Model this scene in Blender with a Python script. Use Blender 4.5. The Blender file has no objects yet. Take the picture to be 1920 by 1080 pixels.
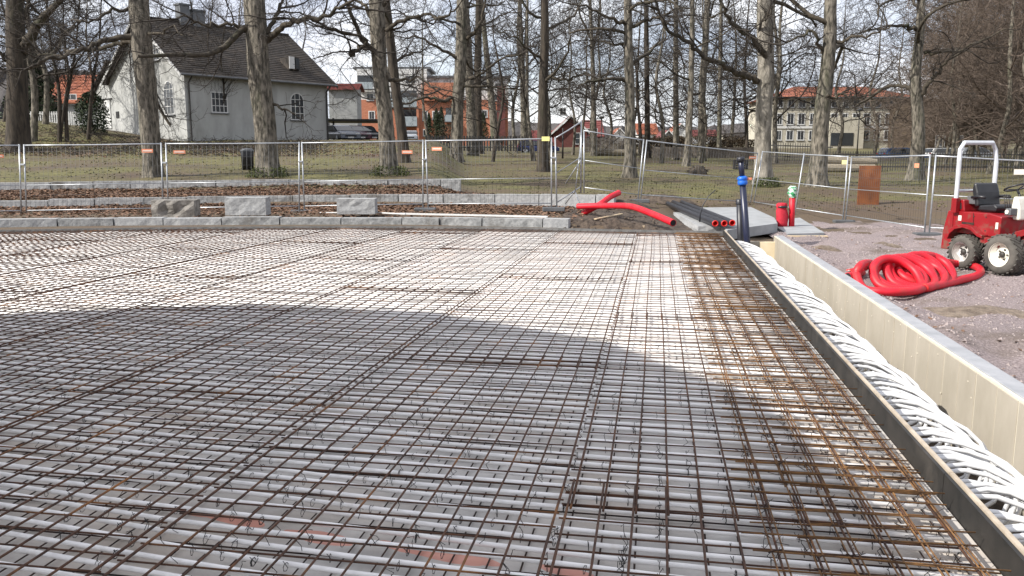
import bpy, math, random
import numpy as np
from mathutils import Vector, Matrix
PI = math.pi
R = math.radians
sc = bpy.context.scene
col = sc.collection
# ------------------------------------------------------------------ camera, sky, sun, exposure
F = 1550.0                      # focal length in pixels of a 1920 wide picture
PITCH = math.atan(244 / F)
CH = 1.6                        # eye height over the reinforcement
cam = bpy.data.objects.new('camera', bpy.data.cameras.new('camera'))
col.objects.link(cam)
cam.location = (0, 0, CH)
cam.rotation_euler = (PI / 2 - PITCH, 0, 0)
cam.data.sensor_width = 36
cam.data.lens = F / 1920 * 36
cam.data.clip_start = 0.05
cam.data.clip_end = 5000
sc.camera = cam
SUN_EL = R(37)
SUN_AZ = R(22)                  # the sun stands at the left, this much behind the camera
sdir = Vector((-math.cos(SUN_AZ) * math.cos(SUN_EL), -math.sin(SUN_AZ) * math.cos(SUN_EL), math.sin(SUN_EL)))
sun = bpy.data.objects.new('sun', bpy.data.lights.new('sun', 'SUN'))
col.objects.link(sun)
sun.data.energy = 4.4
sun.data.angle = R(0.53)
sun.data.color = (1.0, 0.955, 0.89)
sun.rotation_euler = sdir.to_track_quat('Z', 'Y').to_euler()
sun.location = (-30, -10, 30)
world = bpy.data.worlds.new('World')
sc.world = world
world.use_nodes = True
wn = world.node_tree.nodes; wl = world.node_tree.links
wn.clear()
wo = wn.new('ShaderNodeOutputWorld'); wb = wn.new('ShaderNodeBackground')
sky = wn.new('ShaderNodeTexSky'); sky.sky_type = 'NISHITA'; sky.sun_disc = False
sky.sun_elevation = SUN_EL
sky.sun_rotation = math.atan2(sdir.x, sdir.y)
sky.air_density = 1.0; sky.dust_density = 1.0; sky.ozone_density = 1.3
tc = wn.new('ShaderNodeTexCoord'); mp = wn.new('ShaderNodeMapping'); mp.inputs['Scale'].default_value = (1.0, 1.0, 2.4)
nz = wn.new('ShaderNodeTexNoise'); nz.inputs['Scale'].default_value = 2.6; nz.inputs['Detail'].default_value = 9; nz.inputs['Roughness'].default_value = 0.56
cr = wn.new('ShaderNodeValToRGB'); cr.color_ramp.elements[0].position = 0.34; cr.color_ramp.elements[1].position = 0.66
cr.color_ramp.elements[0].color = (0.55, 0.55, 0.55, 1); cr.color_ramp.elements[1].color = (0.95, 0.95, 0.95, 1)
nz2 = wn.new('ShaderNodeTexNoise'); nz2.inputs['Scale'].default_value = 5.0; nz2.inputs['Detail'].default_value = 6
cr2 = wn.new('ShaderNodeValToRGB'); cr2.color_ramp.elements[0].position = 0.40; cr2.color_ramp.elements[1].position = 0.64
cr2.color_ramp.elements[0].color = (4.9, 5.1, 6.0, 1); cr2.color_ramp.elements[1].color = (9.2, 9.1, 9.2, 1)
mx = wn.new('ShaderNodeMix'); mx.data_type = 'RGBA'
wl.new(tc.outputs['Generated'], mp.inputs['Vector']); wl.new(mp.outputs['Vector'], nz.inputs['Vector']); wl.new(mp.outputs['Vector'], nz2.inputs['Vector'])
wl.new(nz.outputs['Fac'], cr.inputs['Fac']); wl.new(nz2.outputs['Fac'], cr2.inputs['Fac'])
wl.new(cr.outputs['Color'], mx.inputs['Factor']); wl.new(sky.outputs['Color'], mx.inputs['A']); wl.new(cr2.outputs['Color'], mx.inputs['B'])
wl.new(mx.outputs['Result'], wb.inputs['Color']); wl.new(wb.outputs['Background'], wo.inputs['Surface'])
wb.inputs['Strength'].default_value = 0.112
sc.view_settings.view_transform = 'Standard'; sc.view_settings.look = 'None'
sc.view_settings.gamma = 1.0; sc.view_settings.use_curve_mapping = False
sc.view_settings.exposure = 0.62
sc.cycles.max_bounces = 6

# ------------------------------------------------------------------ helpers
CT, ST = math.cos(PITCH), math.sin(PITCH)
def ray(px, py):
    a = (px - 960) / F; b = -(py - 540) / F
    return (a, CT + b * ST, -ST + b * CT)
def P(px, py, z=0.0):                       # the point seen at a pixel on the plane of height z
    a, f, u = ray(px, py)
    t = (z - CH) / u
    return Vector((a * t, f * t, z))
def PD(px, py, D):                          # the point seen at a pixel at forward distance D
    a, f, u = ray(px, py)
    t = D / f
    return Vector((a * t, D, CH + u * t))
AY = math.atan(272 / (F / CT))              # direction of the long bars against the view
SA, CA = math.sin(AY), math.cos(AY)
def uv(u, v, z=0.0): return Vector((u * SA + v * CA, u * CA - v * SA, z))
def to_uv(p): return (p[0] * SA + p[1] * CA, p[0] * CA - p[1] * SA)
def lerp(a, b, t): return a + (b - a) * t
def prof(tab, x):
    if x <= tab[0][0]: return tab[0][1]
    for (a, za), (b, zb) in zip(tab, tab[1:]):
        if x <= b: return za + (zb - za) * (x - a) / (b - a)
    return tab[-1][1]

def fast_mesh(name, V, Fc, smooth=True):
    """V (n,3) array, Fc list of equal-length face index arrays or list of arrays"""
    V = np.asarray(V, dtype=np.float32)
    if isinstance(Fc, np.ndarray): Fc = [Fc]
    me = bpy.data.meshes.new(name)
    me.vertices.add(len(V)); me.vertices.foreach_set('co', V.ravel())
    nl = sum(f.size for f in Fc); nf = sum(len(f) for f in Fc)
    me.loops.add(nl); me.polygons.add(nf)
    li = np.concatenate([f.ravel() for f in Fc]).astype(np.int32)
    me.loops.foreach_set('vertex_index', li)
    tot = np.concatenate([np.full(len(f), f.shape[1]) for f in Fc])
    st = np.concatenate([[0], np.cumsum(tot)[:-1]]).astype(np.int32)
    me.polygons.foreach_set('loop_start', st)
    try: me.polygons.foreach_set('loop_total', tot.astype(np.int32))
    except Exception: pass
    me.polygons.foreach_set('use_smooth', np.full(nf, smooth))
    me.update(calc_edges=True)
    return me

def tube_arrays(chains, sides):
    """chains: list of (pts (n,3), radii (n,)); one tube each, ends closed"""
    P_ = np.concatenate([np.asarray(c[0], float) for c in chains]); Rr = np.concatenate([np.asarray(c[1], float) for c in chains])
    n = np.array([len(c[0]) for c in chains]); cid = np.repeat(np.arange(len(n)), n)
    nxt = np.empty_like(P_); nxt[:-1] = P_[1:]; nxt[-1] = P_[-1]
    prv = np.empty_like(P_); prv[1:] = P_[:-1]; prv[0] = P_[0]
    last = np.ones(len(P_), bool); last[:-1] = cid[1:] != cid[:-1]
    first = np.ones(len(P_), bool); first[1:] = cid[1:] != cid[:-1]
    nxt[last] = P_[last]; prv[first] = P_[first]
    T = nxt - prv; T /= np.maximum(np.linalg.norm(T, axis=1), 1e-9)[:, None]
    # one reference vector per chain, away from the chain's mean direction
    cs = np.concatenate([[0], np.cumsum(n)[:-1]]); ce = np.cumsum(n) - 1
    M = P_[ce] - P_[cs]; M /= np.maximum(np.linalg.norm(M, axis=1), 1e-9)[:, None]
    ref = np.where(np.abs(M[:, 2:3]) > 0.8, np.array([[1.0, 0.05, 0.0]]), np.array([[0.03, 0.02, 1.0]]))[cid]
    A = np.cross(T, ref); A /= np.maximum(np.linalg.norm(A, axis=1), 1e-9)[:, None]
    B = np.cross(T, A)
    ang = np.arange(sides) * 2 * PI / sides
    V = P_[:, None, :] + Rr[:, None, None] * (np.cos(ang)[None, :, None] * A[:, None, :] + np.sin(ang)[None, :, None] * B[:, None, :])
    V = V.reshape(-1, 3)
    i = np.nonzero(~last)[0]
    k = np.arange(sides); k2 = (k + 1) % sides
    a = i[:, None] * sides + k; b = i[:, None] * sides + k2
    Q = np.stack([a, a + 0, b, b], -1)
    Q = np.stack([a, a + sides, b + sides, b], -1).reshape(-1, 4)
    caps = np.concatenate([np.nonzero(first)[0][:, None] * sides + k, (np.nonzero(last)[0][:, None] * sides + k[::-1])])
    return V, Q, caps

class MB:
    def __init__(s): s.v = []; s.f = []; s.arr = []; s.off = 0
    def add(s, vs, fs):
        o = len(s.v); s.v += [tuple(v) for v in vs]; s.f += [tuple(i + o for i in f) for f in fs]; return s
    def box(s, c, size, rz=0.0, m=None):
        x, y, z = (d / 2 for d in size)
        vs = [Vector((i * x, j * y, k * z)) for i in (-1, 1) for j in (-1, 1) for k in (-1, 1)]
        if m is None: m = Matrix.Rotation(rz, 3, 'Z')
        vs = [m @ v + Vector(c) for v in vs]
        return s.add(vs, [(0, 1, 3, 2), (4, 6, 7, 5), (0, 4, 5, 1), (2, 3, 7, 6), (0, 2, 6, 4), (1, 5, 7, 3)])
    def prism(s, pts, ext):                 # closed planar outline pushed along ext
        n = len(pts); e = Vector(ext); a = [Vector(p) for p in pts]
        vs = a + [p + e for p in a]
        return s.add(vs, [tuple(range(n - 1, -1, -1)), tuple(range(n, 2 * n))] + [(i, (i + 1) % n, (i + 1) % n + n, i + n) for i in range(n)])
    def tube(s, pts, r, sides=8):
        if not hasattr(r, '__len__'): r = [r] * len(pts)
        V, Q, C = tube_arrays([([tuple(p) for p in pts], r)], sides)
        return s.add(V.tolist(), Q.tolist() + C.tolist())
    def lathe(s, prof_, o, axis=(0, 0, 1), sides=24):   # prof_: list of (r, h) ; closed when first and last r are 0
        ax = Vector(axis).normalized(); ref = Vector((1, 0, 0)) if abs(ax.x) < 0.8 else Vector((0, 1, 0))
        A = ax.cross(ref).normalized(); B = ax.cross(A)
        vs = []; fs = []
        for r, h in prof_:
            for k in range(sides):
                t = 2 * PI * k / sides
                vs.append(Vector(o) + ax * h + (A * math.cos(t) + B * math.sin(t)) * r)
        for i in range(len(prof_) - 1):
            for k in range(sides):
                k2 = (k + 1) % sides
                fs.append((i * sides + k, i * sides + k2, (i + 1) * sides + k2, (i + 1) * sides + k))
        return s.add(vs, fs)
    def mesh(s, name, smooth=False):
        me = bpy.data.meshes.new(name); me.from_pydata(s.v, [], s.f); me.update()
        if smooth: me.polygons.foreach_set('use_smooth', [True] * len(me.polygons))
        return me
    def build(s, name, m, parent=None, smooth=False, bevel=0.0, loc=None):
        return link(name, s.mesh(name, smooth), m, parent, bevel, loc)
def link(name, me, m, parent=None, bevel=0.0, loc=None):
    if m and not me.materials: me.materials.append(m)
    o = bpy.data.objects.new(name, me); col.objects.link(o)
    if parent: o.parent = parent
    if loc is not None: o.location = loc
    if bevel:
        b = o.modifiers.new('bevel', 'BEVEL'); b.width = bevel; b.segments = 2; b.limit_method = 'ANGLE'
    return o
def smooth_by_angle(o, ang=40):
    me = o.data
    me.polygons.foreach_set('use_smooth', [True] * len(me.polygons))
    try: me.set_sharp_from_angle(angle=R(ang))
    except Exception: pass
    return o
def tag(o, label=None, cat=None, group=None, kind=None):
    if label: o['label'] = label
    if cat: o['category'] = cat
    if group: o['group'] = group
    if kind: o['kind'] = kind
    return o
def thing(name, label, cat, loc=(0, 0, 0), rz=0.0, group=None):
    o = bpy.data.objects.new(name, None); col.objects.link(o); o.empty_display_size = 0.2
    o.location = loc; o.rotation_euler = (0, 0, rz)
    return tag(o, label, cat, group)
def copy_tree(o, parent=None):
    c = o.copy(); col.objects.link(c); c.parent = parent
    for ch in [x for x in o.children]: copy_tree(ch, c)
    return c

# ------------------------------------------------------------------ materials
def mat(name, c1, c2=None, scale=5.0, rough=0.8, metal=0.0, bump=0.0, bscale=None, stretch=(1, 1, 1), detail=5, lo=0.35, hi=0.65, c3=None, s3=1.0, t3=(0.5, 0.6), coord='Object', spec=0.5, wave=None):
    m = bpy.data.materials.new(name); m.use_nodes = True
    n = m.node_tree.nodes; l = m.node_tree.links; b = n['Principled BSDF']
    b.inputs['Roughness'].default_value = rough; b.inputs['Metallic'].default_value = metal
    b.inputs['Specular IOR Level'].default_value = spec
    if coord == 'World':
        g = n.new('ShaderNodeNewGeometry'); src = g.outputs['Position']
    else:
        g = n.new('ShaderNodeTexCoord'); src = g.outputs[coord]
    mp = n.new('ShaderNodeMapping'); mp.inputs['Scale'].default_value = stretch; l.new(src, mp.inputs['Vector'])
    def noise(s, d=detail, rg=0.6):
        t = n.new('ShaderNodeTexNoise'); t.inputs['Scale'].default_value = s; t.inputs['Detail'].default_value = d; t.inputs['Roughness'].default_value = rg
        l.new(mp.outputs['Vector'], t.inputs['Vector']); return t.outputs['Fac']
    if c2 is None: b.inputs['Base Color'].default_value = (*c1, 1); out = None
    else:
        r = n.new('ShaderNodeValToRGB'); r.color_ramp.elements[0].position = lo; r.color_ramp.elements[1].position = hi
        r.color_ramp.elements[0].color = (*c1, 1); r.color_ramp.elements[1].color = (*c2, 1)
        l.new(noise(scale), r.inputs['Fac']); out = r.outputs['Color']
        if c3 is not None:
            r3 = n.new('ShaderNodeValToRGB'); r3.color_ramp.elements[0].position = t3[0]; r3.color_ramp.elements[1].position = t3[1]
            l.new(noise(s3), r3.inputs['Fac'])
            mm = n.new('ShaderNodeMix'); mm.data_type = 'RGBA'
            l.new(r3.outputs['Color'], mm.inputs['Factor']); l.new(out, mm.inputs['A']); mm.inputs['B'].default_value = (*c3, 1)
            out = mm.outputs['Result']
        l.new(out, b.inputs['Base Color'])
    if bump:
        bn = n.new('ShaderNodeBump'); bn.inputs['Strength'].default_value = 1.0; bn.inputs['Distance'].default_value = bump
        l.new(noise(bscale or scale * 2, 6), bn.inputs['Height']); l.new(bn.outputs['Normal'], b.inputs['Normal'])
    return m
def mixin(m, colr, fac_socket_builder):
    """lay another colour over the material where the builder's factor says so"""
    n = m.node_tree.nodes; l = m.node_tree.links; b = n['Principled BSDF']
    mm = n.new('ShaderNodeMix'); mm.data_type = 'RGBA'
    old = b.inputs['Base Color'].links[0].from_socket if b.inputs['Base Color'].links else None
    if old: l.new(old, mm.inputs['A'])
    else: mm.inputs['A'].default_value = b.inputs['Base Color'].default_value
    mm.inputs['B'].default_value = (*colr, 1)
    l.new(fac_socket_builder(n, l), mm.inputs['Factor']); l.new(mm.outputs['Result'], b.inputs['Base Color'])
M = {}
M['concrete'] = mat('concrete', (.22, .21, .195), (.36, .35, .33), 3.0, .9, bump=.004, bscale=30, coord='World', c3=(.16, .15, .14), s3=.8, t3=(.5, .75))
M['form_concrete'] = mat('smooth concrete', (.25,.26,.265), (.33,.34,.345), 2.5, .85, bump=.002, bscale=40, coord='World')
M['rust'] = mat('rebar rust', (.036,.018,.012), (.115,.052,.027), 9, .8, .2, coord='World', c3=(.28,.12,.035), s3=2.2, t3=(.56, .72), bump=.001, bscale=90)
M['rust_orange'] = mat('orange rust', (.085,.045,.02), (.25,.125,.042), 14, .85, .1, coord='World', bump=.001, bscale=90)
M['rust_dark'] = mat('dark rebar', (.02, .014, .012), (.06, .03, .02), 9, .8, .2, coord='World')
M['wire'] = mat('tie wire', (.03, .03, .03), rough=.5, metal=.6)
M['pipe_white'] = mat('white polyethylene', (.83,.81,.785), (.89,.87,.845), 1.2, .38, coord='World', c3=(.66,.61,.54), s3=6, t3=(.6, .78))
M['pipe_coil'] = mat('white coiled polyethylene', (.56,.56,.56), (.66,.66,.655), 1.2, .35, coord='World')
M['board'] = mat('film faced board', (.008,.008,.007), (.024,.021,.018), 5, .55, coord='World', c3=(.055,.048,.04), s3=3, t3=(.58, .74))
M['board_edge'] = mat('board edge', (.34, .28, .21), (.5, .43, .34), 8, .8, coord='World')
M['steel_edge'] = mat('galvanised edge', (.12, .12, .115), (.2, .195, .19), 6, .55, .4, coord='World')
M['cream_panel'] = mat('cream formed wall', (.33,.295,.235), (.40,.36,.295), 2.2, .75, coord='World', stretch=(1, 1, .5), c3=(.26,.23,.18), s3=.7, t3=(.55, .8), bump=.003, bscale=12)
M['cream_bright'] = mat('pale panel joint', (.52, .48, .39), (.60, .56, .46), 6, .8, coord='World')
M['wall_top'] = mat('wall top', (.26, .27, .285), (.35, .355, .37), 4, .85, coord='World', bump=.002, bscale=40)
M['foam'] = mat('pale insulation', (.60, .50, .33), (.70, .60, .42), 3, .85, coord='World')
M['granite'] = mat('rough granite', (.19,.195,.195), (.36,.365,.36), 9, .9, coord='World', bump=.02, bscale=9, c3=(.14,.132,.12), s3=1.6, t3=(.52, .7))
M['granite_pale'] = mat('pale granite', (.26,.265,.27), (.38,.385,.38), 12, .9, coord='World', bump=.012, bscale=14)
M['granite_warm'] = mat('warm granite', (.13,.12,.105), (.28,.26,.235), 6, .9, coord='World', bump=.02, bscale=9)
M['galv'] = mat('galvanised steel', (.34, .36, .38), (.46, .48, .50), 12, .42, .55, coord='World')
M['wire_galv'] = mat('galvanised wire', (.12, .125, .13), rough=.55, metal=.5)
M['black_pipe'] = mat('black polyethylene', (.012, .013, .018), (.022, .023, .03), 4, .42)
M['navy_pipe'] = mat('blue black pipe', (.010,.013,.036), (.016,.02,.046), 4, .35)
M['blue'] = mat('blue coupling', (.01, .12, .55), rough=.4)
M['red_pipe'] = mat('red corrugated pipe', (.50, .004, .016), (.60, .010, .026), 4, .5, c3=(.40, .03, .03), s3=2.5, t3=(.52, .72), coord='World')
M['red_inner'] = mat('red pipe inside', (.70, .02, .015), rough=.6)
M['red_cloth'] = mat('red bag cloth', (.34, .008, .02), (.48, .015, .035), 8, .8, bump=.01, bscale=14)
M['green_cloth'] = mat('green plastic wrap', (.03, .25, .09), (.6, .7, .62), 14, .5, lo=.45, hi=.55, bump=.02, bscale=20)
M['wood'] = mat('raw pine', (.48, .37, .23), (.62, .50, .34), 5, .8, stretch=(1, 6, 6))
M['wood_old'] = mat('old wood', (.20, .15, .10), (.34, .27, .19), 5, .85, stretch=(1, 6, 6))
M['corten'] = mat('corten steel', (.14,.042,.012), (.25,.085,.024), 3.0, .85, coord='World', c3=(.07,.024,.010), s3=1.5, t3=(.5, .7))
M['gravel'] = mat('pink grey gravel', (.150,.116,.112), (.34,.282,.275), 38, .95, coord='World', detail=8, bump=.03, bscale=30, c3=(.125,.095,.072), s3=.55, t3=(.52, .66))
M['stone'] = mat('loose gravel stones', (.14,.112,.105), (.40,.34,.325), .9, .9, coord='World', lo=.3, hi=.7)
M['stone'].node_tree.nodes['Noise Texture'].inputs['Scale'].default_value = 26
M['soil'] = mat('dug soil', (.03,.021,.015), (.11,.082,.06), 7, .95, coord='World', bump=.06, bscale=9, detail=8)
M['leaves'] = mat('fallen leaves', (.08,.042,.026), (.28,.165,.10), 13, .85, coord='World', lo=.35, hi=.68)
M['bark'] = mat('grey oak bark', (.040,.036,.027), (.205,.182,.145), 9, .95, coord='World', stretch=(1, 1, .28), bump=.06, bscale=11, lo=.38, hi=.60, c3=(.055,.062,.028), s3=1.3, t3=(.56, .78))
M['bark_pale'] = mat('pale ash bark', (.10,.09,.072), (.34,.31,.26), 6, .95, coord='World', stretch=(1, 1, .3), bump=.03, bscale=9, c3=(.08,.085,.05), s3=.9, t3=(.56, .75))
M['bark_dark'] = mat('dark bark', (.02,.016,.012), (.07,.055,.04), 7, .95, coord='World', stretch=(1, 1, .2), bump=.035, bscale=9, c3=(.03,.034,.014), s3=1.3, t3=(.56, .78))
M['twig'] = mat('twigs', (.018,.014,.011), (.05,.04,.03), 2.5, .9, coord='World')
M['twig_brown'] = mat('brown twigs', (.07,.052,.040), (.145,.11,.085), 1.5, .9, coord='World')
M['moss'] = mat('moss', (.03,.042,.010), (.07,.082,.018), 12, .95, coord='World', bump=.03, bscale=20)
M['plaster'] = mat('white plaster', (.33,.335,.32), (.41,.415,.40), 1.3, .9, coord='World', c3=(.23,.23,.215), s3=.5, t3=(.55, .75), stretch=(1, 1, .4))
M['plaster_grey'] = mat('grey render', (.25,.26,.255), (.32,.325,.32), 1.5, .9, coord='World')
M['cream'] = mat('cream render', (.40,.375,.30), (.49,.455,.375), 1.0, .9, coord='World')
M['roof_dark'] = mat('dark roof tile', (.016,.013,.010), (.046,.036,.028), 3.5, .8, coord='World', c3=(.065,.05,.036), s3=1.2, t3=(.55, .7))
M['roof_orange'] = mat('orange roof tile', (.20,.055,.026), (.34,.115,.055), 3, .8, coord='World', c3=(.15,.045,.03), s3=.7, t3=(.5, .65))
M['roof_red'] = mat('red roof', (.13,.03,.027), (.18,.045,.038), 2, .7, coord='World')
M['red_wood'] = mat('red boarding', (.085,.025,.022), (.13,.04,.032), 2, .8, coord='World')
M['yellow_wood'] = mat('yellow boarding', (.36,.27,.09), (.42,.33,.13), 2, .8, coord='World')
M['brick'] = mat('orange brickwork', (.36,.135,.075), (.45,.19,.115), 4, .9, coord='World')
M['white'] = mat('white paint', (.55,.55,.54), (.62,.62,.60), 4, .6, coord='World')
M['glass'] = mat('window glass', (.035, .04, .045), rough=.08, spec=.8)
M['dark'] = mat('near black', (.012, .012, .013), rough=.7)
M['balcony'] = mat('balcony glass front', (.25,.29,.31), (.32,.36,.38), 2, .35)
M['grey_metal'] = mat('grey sheet metal', (.10, .105, .11), (.15, .155, .16), 3, .5, .3)
M['hedge'] = mat('evergreen leaves', (.012, .022, .010), (.045, .065, .025), 6, .8, coord='World')
M['hedge_brown'] = mat('beech hedge', (.045,.032,.018), (.10,.07,.04), 5, .9, coord='World')
M['fence_dark'] = mat('dark fence', (.02, .019, .018), (.04, .037, .034), 4, .6)
M['fence_wood'] = mat('weathered fence boards', (.13, .11, .09), (.21, .18, .15), 2, .9, coord='World')
M['tractor_red'] = mat('red machine paint', (.22,.006,.010), (.27,.010,.014), 3, .35, c3=(.17,.03,.022), s3=5, t3=(.6, .78))
M['rops'] = mat('grey white bar paint', (.50, .52, .55), (.58, .60, .63), 5, .4)
M['tyre'] = mat('dusty tyre', (.045, .042, .037), (.12, .11, .095), 3, .9, coord='World')
M['rim'] = mat('cream rim', (.62, .60, .52), (.72, .70, .62), 8, .5)
M['rim_white'] = mat('white rim', (.62, .63, .64), (.72, .73, .74), 8, .5)
M['vinyl'] = mat('black vinyl', (.012, .012, .014), (.02, .02, .023), 6, .4)
M['hub'] = mat('greasy hub', (.06, .055, .05), rough=.6, metal=.5)
M['sign_orange'] = mat('orange sign', (.75, .22, .10), (.8, .35, .22), 30, .6)
M['sign_white'] = mat('sign paper', (.75, .70, .62), rough=.6)
M['sign_yellow'] = mat('yellow sign', (.72, .66, .25), rough=.6)
M['log'] = mat('bleached log', (.17,.145,.105), (.30,.26,.20), 5, .9, bump=.02, bscale=12, stretch=(1, 4, 4))
M['hill'] = mat('far wooded hill', (.045,.042,.042), (.085,.075,.07), .06, .95, coord='World', detail=9)
def carpaint(nm, c): return mat(nm, c, rough=.25, metal=.3, spec=.7)
M['lawn'] = mat('rough spring lawn', (.060,.060,.018), (.158,.142,.048), 2.0, .95, coord='World', detail=10, bump=.03, bscale=14, c3=(.085,.060,.036), s3=.22, t3=(.42, .62), lo=.32, hi=.68)

def worn(n, l):
    g = n.new('ShaderNodeNewGeometry'); sp = n.new('ShaderNodeSeparateXYZ'); l.new(g.outputs['Position'], sp.inputs[0])
    ns = n.new('ShaderNodeTexNoise'); ns.inputs['Scale'].default_value = .5; ns.inputs['Detail'].default_value = 6; l.new(g.outputs['Position'], ns.inputs['Vector'])
    my = n.new('ShaderNodeMapRange'); my.inputs['From Min'].default_value = 25; my.inputs['From Max'].default_value = 37; my.inputs['To Min'].default_value = .20; my.inputs['To Max'].default_value = -.12; l.new(sp.outputs['Y'], my.inputs['Value'])
    mx_ = n.new('ShaderNodeMapRange'); mx_.inputs['From Min'].default_value = -1; mx_.inputs['From Max'].default_value = 3; mx_.inputs['To Min'].default_value = -.5; mx_.inputs['To Max'].default_value = 0; l.new(sp.outputs['X'], mx_.inputs['Value'])
    m3 = n.new('ShaderNodeMapRange'); m3.inputs['From Min'].default_value = 29; m3.inputs['From Max'].default_value = 30.3; m3.inputs['To Min'].default_value = .6; m3.inputs['To Max'].default_value = 0; l.new(sp.outputs['Y'], m3.inputs['Value'])
    a1 = n.new('ShaderNodeMath'); l.new(my.outputs[0], a1.inputs[0]); l.new(mx_.outputs[0], a1.inputs[1])
    a3 = n.new('ShaderNodeMath'); a3.operation = 'MAXIMUM'; l.new(a1.outputs[0], a3.inputs[0]); l.new(m3.outputs[0], a3.inputs[1])
    a2 = n.new('ShaderNodeMath'); l.new(a3.outputs[0], a2.inputs[0]); l.new(ns.outputs['Fac'], a2.inputs[1])
    r = n.new('ShaderNodeMapRange'); r.inputs['From Min'].default_value = .52; r.inputs['From Max'].default_value = .72; r.inputs['To Max'].default_value = .85; l.new(a2.outputs[0], r.inputs['Value'])
    return r.outputs[0]
mixin(M['lawn'], (.10, .068, .045), worn)
M['bark_limb'] = mat('dark limb bark', (.022, .018, .013), (.085, .070, .05), 6, .95, coord='World', bump=.02, bscale=9, c3=(.035, .04, .018), s3=1.3, t3=(.55, .75))
M['dry_earth'] = mat('dry earth', (.11, .082, .06), (.24, .19, .145), 6, .95, coord='World', bump=.04, bscale=14, detail=8)

def mud(n, l):
    g = n.new('ShaderNodeTexCoord'); sp = n.new('ShaderNodeSeparateXYZ'); l.new(g.outputs['Object'], sp.inputs[0])
    ns = n.new('ShaderNodeTexNoise'); ns.inputs['Scale'].default_value = 9; ns.inputs['Detail'].default_value = 8; l.new(g.outputs['Object'], ns.inputs['Vector'])
    mz = n.new('ShaderNodeMapRange'); mz.inputs['From Min'].default_value = .25; mz.inputs['From Max'].default_value = 1.0; mz.inputs['To Min'].default_value = .22; mz.inputs['To Max'].default_value = -.04; l.new(sp.outputs['Z'], mz.inputs['Value'])
    ad = n.new('ShaderNodeMath'); l.new(mz.outputs[0], ad.inputs[0]); l.new(ns.outputs['Fac'], ad.inputs[1])
    r = n.new('ShaderNodeMapRange'); r.inputs['From Min'].default_value = .56; r.inputs['From Max'].default_value = .74; r.inputs['To Max'].default_value = .75; l.new(ad.outputs[0], r.inputs['Value'])
    return r.outputs[0]
mixin(M['tractor_red'], (.15, .085, .06), mud)
mixin(M['rim_white'], (.20, .17, .13), mud)
# ------------------------------------------------------------------ the ground
LEFT = [(18, .02), (25.6, .08), (26.6, .30), (29.8, .46), (30.6, .74), (33, .95), (42, 1.5), (60, 2.85), (80, 3.3), (110, 3.9), (140, 4.4), (300, 9), (800, 20)]
MID = [(18, .0), (25, .08), (28, .22), (35, .5), (47, .75), (70, 1.6), (110, 2.9), (140, 3.6), (300, 7), (800, 18)]
RIGHT = [(14, -.33), (26, -.33), (29, 0), (35, .42), (47, .62), (60, .95), (100, 2.3), (130, 3.1), (300, 7), (800, 18)]
def bump(x, y):
    return .035 * math.sin(x * .7 + 1.3 * math.sin(y * .31)) * math.sin(y * .53 + x * .11) + .015 * math.sin(x * 2.1 + y * 1.7)
def ground(x, y):
    y = max(y, .5); s = x / y
    L, Mi, Rr = prof(LEFT, y), prof(MID, y), prof(RIGHT, y)
    sm = lambda t: t * t * (3 - 2 * t)
    if s < -.05: z = lerp(L, Mi, sm(max(0, min(1, (s + .10) / .05)))) if s > -.10 else L
    elif s < .06: z = Mi
    elif s < .32: z = lerp(Mi, Rr, sm((s - .06) / .26))
    else: z = Rr
    if s < -.40 and y > 46: z += min((-.40 - s) * 9, 1.5) * sm(min(1, (y - 46) / 17))
    return z + bump(x, y) * min(1, max(0, (y - 24) / 12))
def hit(px, py):
    a, f, u = ray(px, py); D = 18.0
    while D < 600:
        if CH + u * D / f <= ground(a * D / f, D): break
        D *= 1.004
    return Vector((a * D / f, D, ground(a * D / f, D)))

# the edge of the slab along the far side, an arc
arc_px = [(-260, 441), (-120, 435.5), (0, 431.5), (120, 429.3), (250, 427.3), (380, 425.8), (500, 424.9), (640, 424.3), (760, 424.3), (900, 425.6), (1000, 427.2), (1100, 429.3), (1230, 432), (1366, 434.5)]
ARC = [to_uv(P(x, y, .03)) for x, y in arc_px]
VR, UEND = 1.44, ARC[-1][0]
def ufar(v):
    for (u0, v0), (u1, v1) in zip(ARC, ARC[1:]):
        if v <= v1: return lerp(u0, u1, (v - v0) / (v1 - v0)) if v >= v0 else -99
    return UEND if v <= VR + .01 else -99
VMIN = ARC[0][1]
arc_pts = [uv(u, v) for u, v in ARC]

# one terrain sheet from the slab's edge to the horizon
S = np.concatenate([np.linspace(-2.6, -.8, 14), np.linspace(-.76, .76, 150), np.linspace(.8, 2.6, 14)])
Ds = [18.2, 18.6, 19, 19.5, 20]
while Ds[-1] < 900: Ds.append(Ds[-1] * (1.018 if Ds[-1] < 70 else 1.06))
def slab_front(s):      # forward distance of the slab's far edge at the slope s = x / y
    a = None
    for p, q in zip(arc_pts, arc_pts[1:]):
        sp, sq = p.x / p.y, q.x / q.y
        if sp <= s <= sq: return lerp(p.y, q.y, (s - sp) / (sq - sp))
    return arc_pts[0].y if s < 0 else arc_pts[-1].y
V = []; nD = len(Ds)
for s in S:
    f0 = slab_front(s) + .03 if s < .26 else (18.9 if s < .34 else 18.2)
    for j, D in enumerate(Ds):
        D = max(D, f0)
        x = s * D; z = ground(x, D)
        if .062 < s < .168 and 18.7 < D < 21.2: z -= .42 * min(1, (21.2 - D) / .6)      # the dug hole beyond the board
        if s > .3 and D < 27: z -= .03
        V.append((x, D, z))
V = np.array(V); nS = len(S)
i = np.arange(nS - 1)[:, None] * nD + np.arange(nD - 1)[None, :]
Q = np.stack([i, i + nD, i + nD + 1, i + 1], -1).reshape(-1, 4)
tag(link('lawn_ground', fast_mesh('lawn_ground', V, Q), M['lawn']), 'rough spring lawn with worn brown earth rising towards the houses', kind='structure')
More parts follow.
